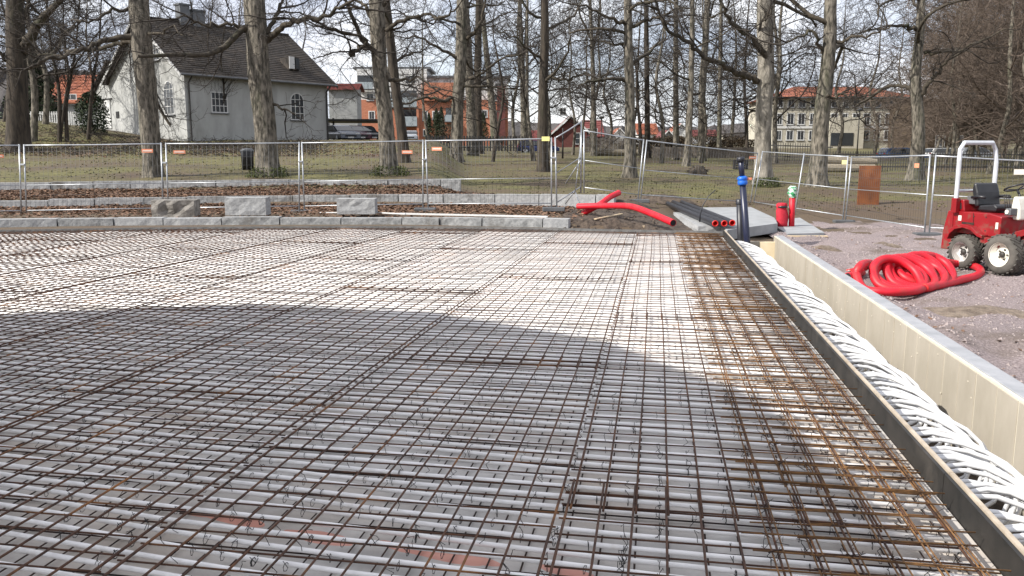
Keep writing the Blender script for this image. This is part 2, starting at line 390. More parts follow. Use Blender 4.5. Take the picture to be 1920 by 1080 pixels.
tag(MB().add([(-900, -500, -.98), (900, -500, -.98), (900, 24, -.98), (-900, 24, -.98)], [(0, 1, 2, 3)]).build('soil_ground', M['soil']), 'bare soil under the building pit', kind='structure')
# gravel yard on the right
V = []; us = np.arange(-6, 34.01, .22); vs = np.concatenate([np.arange(2.80, 16, .18), np.arange(16, 45, 1.0)])
rg = random.Random(5)
def yard_z(p):
    m = .05 * math.sin(p.x * 1.1 + 2) * math.sin(p.y * .9) + .03 * math.sin(p.x * 2.9 + p.y * 1.3) + .02 * math.sin(p.x * 6.1 - p.y * 4.7)
    u, v = to_uv(p)
    ridge = .10 * math.exp(-((p.x - 7.2) ** 2 / .5 + (p.y - 15.3) ** 2 / 1.2)) + .12 * math.exp(-((v - 3.0) / .22) ** 2) * (.6 + .4 * math.sin(u * 2.3))
    cl = .035 * max(0, math.sin(p.x * 3.1 + 1.7 * math.sin(p.y * 2.3)) * math.sin(p.y * 3.7 + p.x)) ** 2
    return -.33 + m + cl + ridge * 1.2 + min(max(p.y - 26, 0) * .1, .6)
def yard_far(s): return prof([(.28, 18.6), (.33, 22.6), (.40, 26.2), (.5, 23.0), (.62, 21.5), (3, 19)], s)
nU, nV = len(us), len(vs); keep = {}; F4 = []
G = [[uv(u, v) for v in vs] for u in us]
for a in range(nU):
    for b in range(nV):
        p = G[a][b]; V.append((p.x, p.y, yard_z(p) if b > 0 else yard_z(p)))
for a in range(nU - 1):
    for b in range(nV - 1):
        p = G[a][b]; s = p.x / max(p.y, .1)
        if p.y > 0 and p.y > yard_far(s) + .5 * math.sin(p.x * 1.7) + rg.uniform(-.25, .25): continue
        if p.y > 18.3 and s < .305: continue
        F4.append((a * nV + b, (a + 1) * nV + b, (a + 1) * nV + b + 1, a * nV + b + 1))
tag(link('gravel_ground', fast_mesh('gravel_ground', V, np.array(F4)), M['gravel']), 'pink grey gravel yard beside the cream wall', kind='structure')
# loose stones on it
rg = random.Random(11); nst = 13000; V = []; Fs = []
for k in range(nst):
    v = 2.85 + 11 * rg.random() ** 1.3; u = rg.uniform(1, 25); p = uv(u, v)
    if p.y > yard_far(p.x / p.y) - .2: continue
    r = rg.uniform(.008, .024) if rg.random() < .92 else rg.uniform(.022, .05); z = yard_z(p)
    o = len(V)
    for d in ((1, 0, 0), (-1, 0, 0), (0, 1, 0), (0, -1, 0), (0, 0, 1), (0, 0, -1)):
        V.append((p.x + d[0] * r * rg.uniform(.7, 1.3), p.y + d[1] * r * rg.uniform(.7, 1.3), z + d[2] * r * rg.uniform(.4, .9)))
    for f in ((0, 2, 4), (2, 1, 4), (1, 3, 4), (3, 0, 4), (2, 0, 5), (1, 2, 5), (3, 1, 5), (0, 3, 5)): Fs.append([o + q for q in f])
tag(link('gravel_stones', fast_mesh('gravel_stones', V, np.array(Fs), False), M['stone']), 'loose stones strewn over the gravel yard', 'gravel', kind='stuff')

# ------------------------------------------------------------------ slab, boards, wall
slab = MB(); poly = [uv(u - .02, v, -.085) for u, v in ARC]
poly = [uv(-4, VR - .005, -.085)] + [uv(UEND - .02, VR - .005, -.085)] + poly[::-1][1:] + [uv(-4, VMIN, -.085)]
slab.prism(poly[::-1], (0, 0, -.3))
M['slab'] = mat('slab under the pipes', (.40, .38, .355), (.60, .575, .54), 2.2, .9, bump=.004, bscale=25, coord='World', c3=(.46, .39, .32), s3=.7, t3=(.45, .7))
def paint(n, l):        # orange spray marks on the slab
    g = n.new('ShaderNodeNewGeometry'); out = None
    ns = n.new('ShaderNodeTexNoise'); ns.inputs['Scale'].default_value = 5; l.new(g.outputs['Position'], ns.inputs['Vector'])
    for (px, py, rx, ry) in ((435, 972, .22, .05), (600, 1008, .2, .05), (805, 1036, .24, .05), (1065, 1072, .13, .04), (905, 1052, .1, .03), (365, 962, .1, .03), (560, 1000, .1, .03)):
        p = P(px, py, -.085)
        mp = n.new('ShaderNodeVectorMath'); mp.operation = 'SUBTRACT'; mp.inputs[1].default_value = p; l.new(g.outputs['Position'], mp.inputs[0])
        rt = n.new('ShaderNodeVectorRotate'); rt.rotation_type = 'Z_AXIS'; rt.inputs['Angle'].default_value = .42; l.new(mp.outputs[0], rt.inputs['Vector'])
        ml = n.new('ShaderNodeVectorMath'); ml.operation = 'MULTIPLY'; ml.inputs[1].default_value = (1 / rx, 1 / ry, 0); l.new(rt.outputs[0], ml.inputs[0])
        ln = n.new('ShaderNodeVectorMath'); ln.operation = 'LENGTH'; l.new(ml.outputs[0], ln.inputs[0])
        ad = n.new('ShaderNodeMath'); ad.operation = 'SUBTRACT'; l.new(ln.outputs['Value'], ad.inputs[0]); l.new(ns.outputs['Fac'], ad.inputs[1])
        lt = n.new('ShaderNodeMath'); lt.operation = 'LESS_THAN'; l.new(ad.outputs[0], lt.inputs[0]); lt.inputs[1].default_value = .45
        if out is None: out = lt.outputs[0]
        else:
            mxx = n.new('ShaderNodeMath'); mxx.operation = 'MAXIMUM'; l.new(out, mxx.inputs[0]); l.new(lt.outputs[0], mxx.inputs[1]); out = mxx.outputs[0]
    sc_ = n.new('ShaderNodeMath'); sc_.operation = 'MULTIPLY'; l.new(out, sc_.inputs[0]); sc_.inputs[1].default_value = .5
    return sc_.outputs[0]
mixin(M['slab'], (.75, .17, .07), paint)
tag(slab.build('concrete_slab', M['slab']), 'grey concrete rink slab with orange spray marks under the pipes', kind='structure')

# edge boards
eb = thing('edge_board', 'long dark formwork board between the rusty mesh and the white coiled pipes', 'formwork', uv(0, VR))
def uvloc(o, u, v, z=0): return uv(u, v, z) - o.location
seg = 3.6; u = -3.0
rg = random.Random(3)
while u < UEND - .05:
    e = min(u + seg, UEND + .02)
    j = rg.uniform(-.004, .004)
    b = MB().prism([uvloc(eb, u + .003, VR + j, -.2), uvloc(eb, e - .003, VR - j, -.2), uvloc(eb, e - .003, VR - j, .058), uvloc(eb, u + .003, VR + j, .058)], uv(0, .018))
    b.build('panel', M['board'], eb)
    b = MB().prism([uvloc(eb, u + .003, VR + .024 + j, -.3), uvloc(eb, e - .003, VR + .024 - j, -.3), uvloc(eb, e - .003, VR + .024 - j, .066), uvloc(eb, u + .003, VR + .024 + j, .066)], uv(0, .022))
    b.build('batten', M['board_edge'], eb)
    u = e
fe = thing('curved_edge_strip', 'thin grey curved edging along the far end of the rink slab', 'edging', arc_pts[6])
fe.location.z = 0
for p, q in zip(arc_pts, arc_pts[1:]):
    d = (q - p).normalized(); n = Vector((-d.y, d.x, 0))
    if n.y < 0: n = -n
    a, b = p - fe.location, q - fe.location
    for m_ in (a, b): m_.z = 0
    MB().prism([a + Vector((0, 0, -.2)), b + Vector((0, 0, -.2)), b + Vector((0, 0, .035)), a + Vector((0, 0, .035))], n * .03).build('strip', M['steel_edge'], fe)

# the cream wall of panels beyond the trench
VW, ZW, UW = 2.59, -.10, 19.05
wall = thing('trench_wall', 'long cream panelled wall with grey top between white coils and gravel', 'wall', uv(0, VW, -.95))
k = 0; u = -4.0; rg = random.Random(8)
while u < UW:
    w = .38 if k % 3 else .42; e = min(u + w, UW)
    dv = rg.uniform(-.0035, .0035)
    MB().prism([uvloc(wall, u + .010, VW + dv, -.95), uvloc(wall, e - .010, VW + dv, -.95), uvloc(wall, e - .010, VW + dv, ZW - .018), uvloc(wall, u + .010, VW + dv, ZW - .018)], uv(0, .04)).build('panel', M['cream_panel'], wall, bevel=.003)
    u = e; k += 1
MB().prism([uvloc(wall, -4, VW + .0065, -.95), uvloc(wall, UW, VW + .0065, -.95), uvloc(wall, UW, VW + .0065, ZW - .004), uvloc(wall, -4, VW + .0065, ZW - .004)], uv(0, .03)).build('joint_filler', M['cream_bright'], wall)
MB().prism([uvloc(wall, -4, VW + .046, -.95), uvloc(wall, UW, VW + .046, -.95), uvloc(wall, UW, VW + .046, ZW), uvloc(wall, -4, VW + .046, ZW)], uv(0, .165)).build('concrete_core', M['wall_top'], wall, bevel=.006)
mb = MB(); u = -2
while u < UW - .3:       # a rough lip of pale foam along the top and dabs of it on the face
    w = rg.uniform(.12, .5)
    mb.tube([uvloc(wall, u, VW + .018, ZW - .004), uvloc(wall, u + w, VW + .018 + rg.uniform(-.005, .005), ZW - .002)], [rg.uniform(.006, .011), rg.uniform(.006, .011)], 5); u += w * .98
for k in range(46):
    a = rg.uniform(.5, 18.5); z = rg.uniform(-.6, -.14)
    mb.box(uvloc(wall, a, VW - .002, z), (.02, .006, rg.uniform(.006, .014)), -AY + PI / 2)
tag(mb.build('foam_seam', M['cream_bright'], wall), kind='stuff')
tag(MB().prism([uv(-4, VR + .05, -.88), uv(18.9, VR + .05, -.88), uv(18.9, VW + .01, -.88), uv(-4, VW + .01, -.88)][::-1], (0, 0, -.06)).build('trench_floor', M['soil']), 'dark floor of the trench', kind='structure')
tag(MB().prism([uv(-1, VR + .06, -.86), uv(4.1, VR + .06, -.80), uv(4.1, VW - .01, -.80), uv(-1, VW - .01, -.86)][::-1], (0, 0, -.05)).build('foam_board', M['foam'], bevel=.004), 'yellowish insulation board on the trench floor at the near end', 'board')
ew = thing('trench_end_wall', 'short pale end wall closing the trench behind the black pipes', 'wall', uv(18.75, 2.1, -.9))
for a in range(3):
    v0, v1 = VR + .10 + a * .36, VR + .10 + (a + 1) * .36 - .008
    MB().prism([uvloc(ew, 18.72, v0, -.9), uvloc(ew, 18.72, v1, -.9), uvloc(ew, 18.72, v1, -.22), uvloc(ew, 18.72, v0, -.22)][::-1], uv(.12, 0)).build('panel', M['foam' if a != 1 else 'cream_panel'], ew, bevel=.004)

# ------------------------------------------------------------------ reinforcement
rg = random.Random(21)
def bar_chain(p0, p1, z, r, step=.8, wob=.0035):
    n = max(2, int((p1 - p0).length / step) + 1)
    pts = []
    for i in range(n):
        p = p0.lerp(p1, i / (n - 1)); pts.append((p.x + rg.uniform(-wob, wob), p.y + rg.uniform(-wob, wob), z + rg.uniform(-wob, wob)))
    return (pts, [r] * n)
def bars_to(name, chains, o, m, sides=6, stuff=True):
    V, Q, C = tube_arrays([([tuple(Vector(p) - o.location) for p in pts], r) for pts, r in chains], sides)
    ob = link(name, fast_mesh(name, V, [Q, C]), m, o)
    if stuff: ob['kind'] = 'stuff'
    return ob
ORD = ['first', 'second', 'third', 'fourth', 'fifth', 'sixth', 'seventh', 'eighth', 'ninth', 'tenth', 'eleventh']
Z_LONG, Z_TRANS = 0.0, -.008
rowstart = {0: -1.05, 1: -3.1 + 0, 2: .25, 3: -1.4, 4: .9, 5: -.6, 6: -2.0, 7: .4, 8: -1.1}
for k in range(9):
    vhi = -.365 + 11 * .15 if k == 0 else -.425 - (k - 1) * 1.71
    vs_ = [vhi - j * .15 for j in range(12)]
    u0 = rowstart[k]; row = 0
    while u0 < UEND:
        u1 = u0 + 5.0
        dz = .004 * (row % 2); du = rg.uniform(-.002, .002)
        near = u1 > 1.6 and u0 < 7.6 and (k < 3 or (k == 3 and u0 > 1))
        ch_l, ch_t = [], []
        for v in vs_:
            vv = v + (.012 if row % 2 else -.0)
            e = min(u1, ufar(v) - .08); s0 = max(u0, -.5)
            if e - s0 > .1: ch_l.append(bar_chain(uv(s0, vv), uv(e, vv), Z_LONG + dz, .0064 if v in (vs_[0], vs_[-1]) else .0055))
        u = u0 + .06
        while u < u1 - .02:
            ok = [v for v in (vs_[0] + .028, vs_[-1] - .028) if ufar(v) > u + .08]
            if u > -.5 and len(ok) == 2: ch_t.append(bar_chain(uv(u + du, vs_[-1] - .03), uv(u + du, vs_[0] + .03), Z_TRANS + dz, .0042))
            elif u > -.5 and len(ok) == 1:
                good = [v for v in vs_ if ufar(v) > u + .08]
                if len(good) > 1: ch_t.append(bar_chain(uv(u, min(good) - .02), uv(u, max(good) + .02), Z_TRANS + dz, .0042))
            u += .15
        if ch_l and u1 > 1.0:
            strip = 'strip nearest the edge board' if k == 0 else '%s strip left of the board' % ORD[k]
            t = thing('rebar_mat', 'rusty steel mesh mat, %s from the camera in the %s' % (ORD[row], strip), 'steel mesh', uv(max(u0, 0), vs_[6]), group='welded steel mesh mats over the pipes')
            if near:
                for c in ch_l + ch_t: bars_to('bar', [c], t, M['rust'], 6, False)
            else:
                bars_to('long_bars', ch_l, t, M['rust'], 4); bars_to('cross_bars', ch_t, t, M['rust'], 4)
        u0 += 4.65; row += 1
# the rustier double strip along the board
row = 0; u0 = -.8
while u0 < UEND:
    u1 = min(u0 + 5.2, UEND - .12); L_, T_ = [], []
    for j in range(6):
        for off, z in ((.0, .012), (.038, .006)):
            v = .515 + j * .152 + off + rg.uniform(-.008, .008); L_.append(bar_chain(uv(u0, v), uv(u1, v + rg.uniform(-.012, .012)), z, .0040, wob=.005))
    u = u0 + .05
    while u < u1:
        a = rg.uniform(-.05, .05)
        T_.append(bar_chain(uv(u + rg.uniform(-.02, .02), .44 + rg.uniform(-.06, .03)), uv(u + a, 1.375 + rg.uniform(-.05, .035)), .02 - .012 * (int(u * 10) % 2), .0040, wob=.005))
        if rg.random() < .7: T_.append(bar_chain(uv(u + .04, .72 + rg.uniform(-.1, .1)), uv(u + .04 + a * 1.4, 1.36 + rg.uniform(-.06, .03)), -.004, .0040, wob=.005))
        u += .15
    t = thing('rebar_mat', 'orange rusted double steel mesh beside the edge board, %s length from the photographer' % ORD[row], 'steel mesh', uv(max(u0, 0), .95), group='orange rusted steel mats along the board')
    if u0 < 8:
        for c in L_ + T_: bars_to('bar', [c], t, M['rust_orange'], 5, False)
    else:
        bars_to('long_bars', L_, t, M['rust_orange'], 4); bars_to('cross_bars', T_, t, M['rust_orange'], 4)
    u0 += 4.8; row += 1
# lower mesh under the pipes
L_, T_ = [], []
v = 1.30
while v > VMIN + .1:
    e = min(UEND, ufar(v)) - .1
    if e > 0: L_.append(bar_chain(uv(0, v + rg.uniform(-.01, .01)), uv(e, v + rg.uniform(-.01, .01)), -.066, .0042, 1.5))
    v -= .15
u = .4
while u < UEND:
    g = [v for v in np.arange(VMIN + .1, 1.35, .2) if ufar(v) > u + .1]
    if len(g) > 2: T_.append(bar_chain(uv(u, min(g)), uv(u + .02, max(g)), -.073, .0042, 1.5))
    u += .30
t = thing('lower_rebar_mesh', 'dark lower steel mesh lying on the slab underneath the white pipes', 'steel mesh', uv(5, -3))
bars_to('long_bars', L_, t, M['rust_dark'], 4); bars_to('cross_bars', T_, t, M['rust_dark'], 4)

# the white pipes
def pipe_u(u0, v):
    amp = math.exp(-max(0, u0 - 2.5) / 4.5)
    return u0 + amp * (  .045 * (1.44 - v) + .024 * max(0, -v) ** 1.7) + .012 * math.sin(v * 1.9 + u0 * 7)
npipe = 0; u0 = -.2; pipes = []
while u0 < UEND - .12:
    pts = []; v = 1.33; zb = -.043; ph = rg.uniform(0, 6)
    while v > VMIN:
        u = pipe_u(u0, v)
        if u > ufar(v) - .06: break
        if u * CA - v * SA < -.5: break
        pts.append(uv(u + rg.uniform(-.003, .003), v, zb + .004 * math.sin(v * 2.2 + ph))); v -= .5
    if len(pts) > 2 and u0 > .2: pipes.append(pts)
    u0 += .123 if rg.random() < .8 else .114
for pts in pipes:
    o = pts[0].copy(); mb = MB().tube([p - o for p in pts], .0118, 8)
    tag(mb.build('cooling_pipe', M['pipe_white'], smooth=True, loc=o), 'straight white plastic cooling pipe lying under the rusty steel mesh', 'pipe', 'white cooling pipes across the slab')
# ties round pipe and bar
ch = []
for k in range(1700):
    D = 2.6 + 9 * rg.random() ** 1.5; x = rg.uniform(-.64, .64) * D
    u, v = to_uv((x, D)); v = round((v - .055) / .15) * .15 + .055
    if v > 1.3 or v < VMIN: continue
    u0 = round(u / .1215) * .1215; uu = pipe_u(u0, v) + rg.uniform(-.01, .01)
    c = uv(uu, v, -.045); a = rg.uniform(-.5, .5); r = .018
    if rg.random() < .55:
        pts = [c + uv(r * math.cos(t), a * .01 * math.cos(t), r * math.sin(t)) for t in np.linspace(.2, 5.6, 7)]
        pts.append(pts[-1] + uv(rg.uniform(-.02, .01), rg.uniform(-.02, .02), .03))
    else:
        q = Vector((c.x, c.y, -.005)); pts = [q + uv(rg.uniform(-.015, .015), rg.uniform(-.02, .02), z_) for z_ in (-.03, -.005, .018, .01)]
    ch.append(([tuple(p) for p in pts], [.0017] * len(pts)))
V, Q, C = tube_arrays(ch, 3)
tag(link('wire_ties', fast_mesh('wire_ties', V, [Q, C]), M['wire']), 'small twisted black wire ties at the bar crossings', 'wire ties', kind='stuff')
# thin bent ties among the orange bars
ch = []
for k in range(900):
    u = rg.uniform(1.5, 17.5); v = .5 + rg.randrange(6) * .152 + rg.uniform(-.02, .04)
    c = uv(u, v, .02); d = [uv(rg.uniform(-.05, .05), rg.uniform(-.05, .05), rg.uniform(0, .035)) for _ in range(3)]
    ch.append(([tuple(c + d[0]), tuple(c), tuple(c + d[1]), tuple(c + d[2])], [.0017] * 4))
V, Q, C = tube_arrays(ch, 3)
tag(link('bent_tie_wires', fast_mesh('bent_tie_wires', V, [Q, C]), M['rust_dark']), 'bent tie wires sticking up from the orange bars', 'wire ties', kind='stuff')

# ------------------------------------------------------------------ white coils in the trench
names = ['nearest', 'second', 'third', 'fourth', 'fifth', 'sixth', 'seventh', 'eighth', 'ninth', 'tenth', 'eleventh', 'twelfth']
rg = random.Random(17)
u = 2.2; ci = 0
while u < 18.2:
    L_ = 1.45 if u < 15 else min(1.5, 18.35 - u)
    nl = int(L_ / .072); pts = []
    o = uv(u, 2.0, -.5)
    tw = rg.uniform(-.1, .1); lead = rg.uniform(0, .12)
    for i in range(nl * 18):
        t = i / 18; a = 2 * PI * t
        fr = t / nl
        R1 = .375 + .035 * math.sin(t * 1.1 + ci) + rg.uniform(-.003, .003)      # across the trench
        R2 = .33 + .06 * math.sin(t * .83 + 2 * ci) + .025 * math.sin(t * 1.7)   # along it
        cu = u + lead + fr * L_ + .03 * math.sin(t * 2.3 + ci * 1.7)
        # a loop leaning: its far side lies low, its near side rests on the loop before
        lv = R1 * math.cos(a); lu = R2 * math.sin(a)
        z = -.40 + .20 * math.sin(a - .3 + .12 * math.sin(t * .7)) + .012 * math.sin(2 * a + t * 1.3) + .03 * math.sin(t * .9)
        pts.append(uv(cu + lu * .9, 1.885 + lv + .02 * math.sin(t * 1.9), z + rg.uniform(-.003, .003)) - o)
    mb = MB().tube(pts, .0148, 8)
    tag(mb.build('pipe_coil', M['pipe_coil'], smooth=True, loc=o), 'loose coil of white plastic pipe in the trench, %s from the photographer' % names[ci], 'pipe coil', 'white pipe coils in the trench')
    u += L_; ci += 1
# the long red thing under the nearest coils
mb = MB().tube([uv(3.1, 1.75, -.62), uv(3.6, 2.0, -.60), uv(4.0, 2.15, -.63), uv(4.2, 2.2, -.72)], .06, 12)
tag(mb.build('red_hose', M['red_pipe'], smooth=True), 'red hose glimpsed under the nearest white coil in the trench', 'hose')
# ------------------------------------------------------------------ granite tiers
def rough_block(rg, L, W, H, amp=.02, nx=4, nz=2, ny=2):
    """a split stone: box grid with its faces pushed in and out; origin at the middle of its base"""
    mb = MB(); idx = {}
    def vert(i, j, k):
        if (i, j, k) not in idx:
            x = (i / nx - .5) * L; y = (j / ny - .5) * W; z = k / nz * H
            e = amp * (.35 if (i in (0, nx)) + (j in (0, ny)) + (k in (0, nz)) > 1 else 1)
            mb.v.append((x + rg.uniform(-e, e) * .5, y + rg.uniform(-e, e), z + (rg.uniform(-e, e) * .5 if k else 0))); idx[(i, j, k)] = len(mb.v) - 1
        return idx[(i, j, k)]
    for k in range(nz):
        for i in range(nx):
            mb.f.append((vert(i, 0, k), vert(i + 1, 0, k), vert(i + 1, 0, k + 1), vert(i, 0, k + 1)))
            mb.f.append((vert(i + 1, ny, k), vert(i, ny, k), vert(i, ny, k + 1), vert(i + 1, ny, k + 1)))
        for j in range(ny):
            mb.f.append((vert(0, j + 1, k), vert(0, j, k), vert(0, j, k + 1), vert(0, j + 1, k + 1)))
            mb.f.append((vert(nx, j, k), vert(nx, j + 1, k), vert(nx, j + 1, k + 1), vert(nx, j, k + 1)))
    for i in range(nx):
        for j in range(ny):
            mb.f.append((vert(i, j, nz), vert(i + 1, j, nz), vert(i + 1, j + 1, nz), vert(i, j + 1, nz)))
            mb.f.append((vert(i, j + 1, 0), vert(i + 1, j + 1, 0), vert(i + 1, j, 0), vert(i, j, 0)))
    return mb
def poly_at(line, s):
    for a, b in zip(line, line[1:]):
        l = (b - a).length
        if s <= l: return a.lerp(b, s / l), (b - a).normalized()
        s -= l
    return line[-1], (line[-1] - line[-2]).normalized()
def kerb(name, label, line, H, W, lens, seed, m='granite', drop=.12):
    rg = random.Random(seed); tot = sum((b - a).length for a, b in zip(line, line[1:]))
    t = thing(name, label, 'stone wall', line[len(line) // 2]); s = 0
    while s < tot - .1:
        l = min(rg.uniform(*lens), tot - s)
        if tot - s - l < .3: l = tot - s
        a, d = poly_at(line, s); b, _ = poly_at(line, s + l); c = (a + b) / 2; dd = (b - a); rz = math.atan2(dd.y, dd.x)
        nrm = Vector((-math.sin(rz), math.cos(rz), 0))
        o = rough_block(rg, dd.xy.length - .03, W, H + drop, .012, max(3, int(l / .18)), 2).build('stone', M['granite'] if rg.random() < .7 else M['granite_pale'], t)
        o.location = c + nrm * (W / 2 + rg.uniform(-.02, .02)) - t.location + Vector((0, 0, -drop + rg.uniform(-.014, .014))); o.rotation_euler.z = rz
        s += l
    return t
line1 = [Vector((x / 1569 * D, D, .0)) for x, D in ((-1230, 17.9), (-1080, 18.5), (-960, 19.0), (-760, 19.35), (-460, 19.6), (-200, 19.65), (0, 19.25), (108, 18.95))]
kerb('granite_kerb', 'lowest curved row of rough granite kerb stones right behind the slab edge', line1, .20, .34, (.9, 1.5), 1)
def gl(pairs):
    out = []
    for px, D, yb in pairs:
        out.append(PD(px, yb, D))
    return out
kerb('granite_kerb', 'middle curved row of granite kerb stones between two beds of fallen leaves', gl(((-260, 24.6, 402), (-80, 25.2, 398), (100, 25.6, 393), (300, 26, 388), (520, 26.3, 384.5), (760, 26.3, 383), (1000, 25.6, 383.5), (1152, 24.8, 385))), .30, .32, (1.1, 1.9), 2)
kerb('granite_kerb', 'uppermost row of granite kerb stones at the edge of the lawn', gl(((-260, 28.6, 366), (-60, 29.2, 362), (150, 29.7, 359), (400, 30.1, 355.5), (650, 30.3, 354.5), (864, 30.2, 354.5))), .34, .34, (1.1, 2.1), 3)
# leaf litter on the two beds and under the trees
rg = random.Random(31); V = []; Fs = []
def leaf(x, y, z, r):
    o = len(V); a = rg.uniform(0, 6.28); t = rg.uniform(-.5, .5); c, s_ = math.cos(a) * r, math.sin(a) * r
    V.extend([(x + c, y + s_, z + t * r), (x - s_ * .6, y + c * .6, z + rg.uniform(0, .4) * r), (x - c, y - s_, z - t * r * .3 + .01), (x + s_ * .6, y - c * .6, z + rg.uniform(0, .5) * r)])
    Fs.append((o, o + 1, o + 2, o + 3))
for k in range(34000):
    s = rg.uniform(-.72, .09) ; D = rg.uniform(20.0, 26.0) if rg.random() < .4 else rg.uniform(26.4, 30.3)
    if D < 26.2: D = 20 + 6 * rg.random() ** .35
    if s > -.02 and D > 26.4: continue
    leaf(s * D, D, ground(s * D, D) + rg.uniform(.0, .05), rg.uniform(.035, .085))
for k in range(5000):
    s = rg.uniform(-.66, -.1); D = rg.uniform(44, 58)
    leaf(s * D, D, ground(s * D, D) + .02, rg.uniform(.05, .10))
tag(link('fallen_leaves', fast_mesh('fallen_leaves', V, np.array(Fs), False), M['leaves']), 'brown fallen oak leaves lying in the stone beds and on the slope', 'leaves', kind='stuff')
# short grass tufts
V = []; Fs = []
for k in range(12000):
    s = rg.uniform(-.75, .75); D = 25 + 35 * rg.random() ** 1.6
    if s < .0 and D < 31: continue
    x, y = s * D, D
    if s > .05 and D < 27.5: continue
    z = ground(x, y); a = rg.uniform(0, 6.28); w = rg.uniform(.02, .06); h = rg.uniform(.02, .06)
    o = len(V); V.extend([(x + math.cos(a) * w, y + math.sin(a) * w, z), (x - math.cos(a) * w, y - math.sin(a) * w, z), (x + rg.uniform(-.05, .05), y + rg.uniform(-.05, .05), z + h)]); Fs.append((o, o + 1, o + 2))
M['grass'] = mat('grass blades', (.06, .058, .022), (.12, .108, .042), 1.5, .9, coord='World')
tag(link('grass_tufts', fast_mesh('grass_tufts', V, np.array(Fs), False), M['grass']), 'short tufts of dull spring grass on the lawn', 'grass', kind='stuff')

# three split blocks on the kerb
rg = random.Random(4)
for (x0, x1, yt, yb, D, m, lab, rz, a_) in ((283, 362, 376, 411, 21.3, 'granite_warm', 'split granite block with brown rough face, left of the three blocks by the fence', .05, .05),
                                   (421, 497, 371, 404, 21.6, 'granite_pale', 'evenly cut pale granite block, middle of the three blocks by the fence', .03, .014),
                                   (631, 702, 373, 402, 21.7, 'granite_pale', 'smaller pale granite block, right of the three blocks by the fence', .02, .014)):
    L_ = (x1 - x0) / 1550 * D; H = (yb - yt) / 1550 * D * 1.0; p = PD((x0 + x1) / 2, yb, D)
    o = tag(rough_block(rg, L_, .5, H, a_, 6, 4, 4).build('granite_block', M[m]), lab, 'stone block', 'granite blocks by the fence')
    o.location = p + Vector((0, .3, 0)); o.rotation_euler.z = rz
# a white slotted strip lying on the kerb
a, b = P(748, 400.5, .235), P(1026, 406.5, .235)
t = thing('slotted_strip', 'long white slotted plastic strip lying on the lowest granite kerb', 'plastic strip', (a + b) / 2)
d = (b - a); rz = math.atan2(d.y, d.x); t.rotation_euler.z = rz; n = int(d.length / .09)
for k in (-.05, .05):
    MB().box((0, k, 0), (d.length, .02, .035)).build('rail', M['white'], t)
mb = MB()
for k in range(n): mb.box((-d.length / 2 + (k + .5) * .09, 0, 0), (.04, .085, .03))
tag(mb.build('teeth', M['white'], t), kind='stuff')
tag(MB().tube([P(600, 399, .1), P(700, 398.5, .12), P(760, 401.5, .26)], .02, 6).build('plastic_tube', M['white']), 'thin white tube lying between the right block and the slotted strip', 'tube')

# ------------------------------------------------------------------ temporary fence
def panel(label, b0, t0, b1, t1, mid=.42, signs=(), mids=1, wires=True, feet=True, post0=True, post1=True, cat='fence panel'):
    """corner points: foot and top of the left and right post"""
    o = thing('mesh_fence', label, cat, b0, group='temporary fence panels'); L = lambda p: Vector(p) - o.location
    pt = lambda s, h: b0.lerp(b1, s).lerp(t0.lerp(t1, s), h)
    if post0: MB().tube([L(b0), L(t0)], .021, 8).build('post', M['galv'], o, True)
    if post1: MB().tube([L(b1), L(t1)], .021, 8).build('post', M['galv'], o, True)
    MB().tube([L(pt(0, .985)), L(pt(.25, .983)), L(pt(.5, .98)), L(pt(.75, .983)), L(pt(1, .985))], .019, 8).build('top_rail', M['galv'], o, True)
    MB().tube([L(pt(0, .09)), L(pt(1, .09))], .017, 6).build('bottom_rail', M['galv'], o, True)
    if mids: MB().tube([L(pt(0, mid)), L(pt(1, mid))], .013, 6).build('middle_rail', M['galv'], o, True)
    if wires:
        ch = []; W = (b1 - b0).length; n = int(W / .12)
        for i in range(1, n): ch.append(([tuple(L(pt(i / n, .09))), tuple(L(pt(i / n, .98)))], [.0030] * 2))
        for h in (.2, .3, .55, .68, .8, .9): ch.append(([tuple(L(pt(0, h))), tuple(L(pt(1, h)))], [.0030] * 2))
        V, Q, C = tube_arrays(ch, 3)
        tag(link('wire_mesh', fast_mesh('wire_mesh', V, [Q, C]), M['wire_galv'], o), kind='stuff')
    for (s, h, m, w, hh) in signs:
        c = pt(s, h); d = (b1 - b0).normalized()
        pl = MB().box(L(c) - Vector((0, .03, 0)), (w, .008, hh), math.atan2(d.y, d.x)).build('sign_plate', M[m], o)
        if m == 'sign_orange': MB().box(L(c) - Vector((0, .037, 0)) + d * 0, (w * .82, .004, hh * .3), math.atan2(d.y, d.x)).build('sign_stripe', M['sign_white'], pl)
    return o
def foot(p, label):
    mb = MB(); mb.box((0, 0, .06), (.62, .24, .12)); o = mb.build('ballast_block', M['grey_metal'], bevel=.02); o.location = p; return tag(o, label, 'ballast block', 'fence ballast blocks')
def clamp(p, label):
    o = MB().box((0, 0, 0), (.12, .07, .05)).build('post_coupler', M['galv'], bevel=.01); o.location = p; return tag(o, label, 'clamp', 'fence clamps')
FP = [(-215, 412, 271, 22.3), (44, 407, 270.5, 23.1), (310, 402, 267.5, 23.4), (565, 398, 266, 23.9), (797, 394, 262, 24.0), (1038, 393, 258, 23.2)]
desc = ['fence panel with an orange sign cut off by the left picture edge', 'fence panel with an orange sign in front of the second oak', 'fence panel with a pink sign at its left end, before the white house', 'fence panel with an orange sign at its right end near the parked cars', 'fence panel with an orange sign at its left end, before the brick flats']
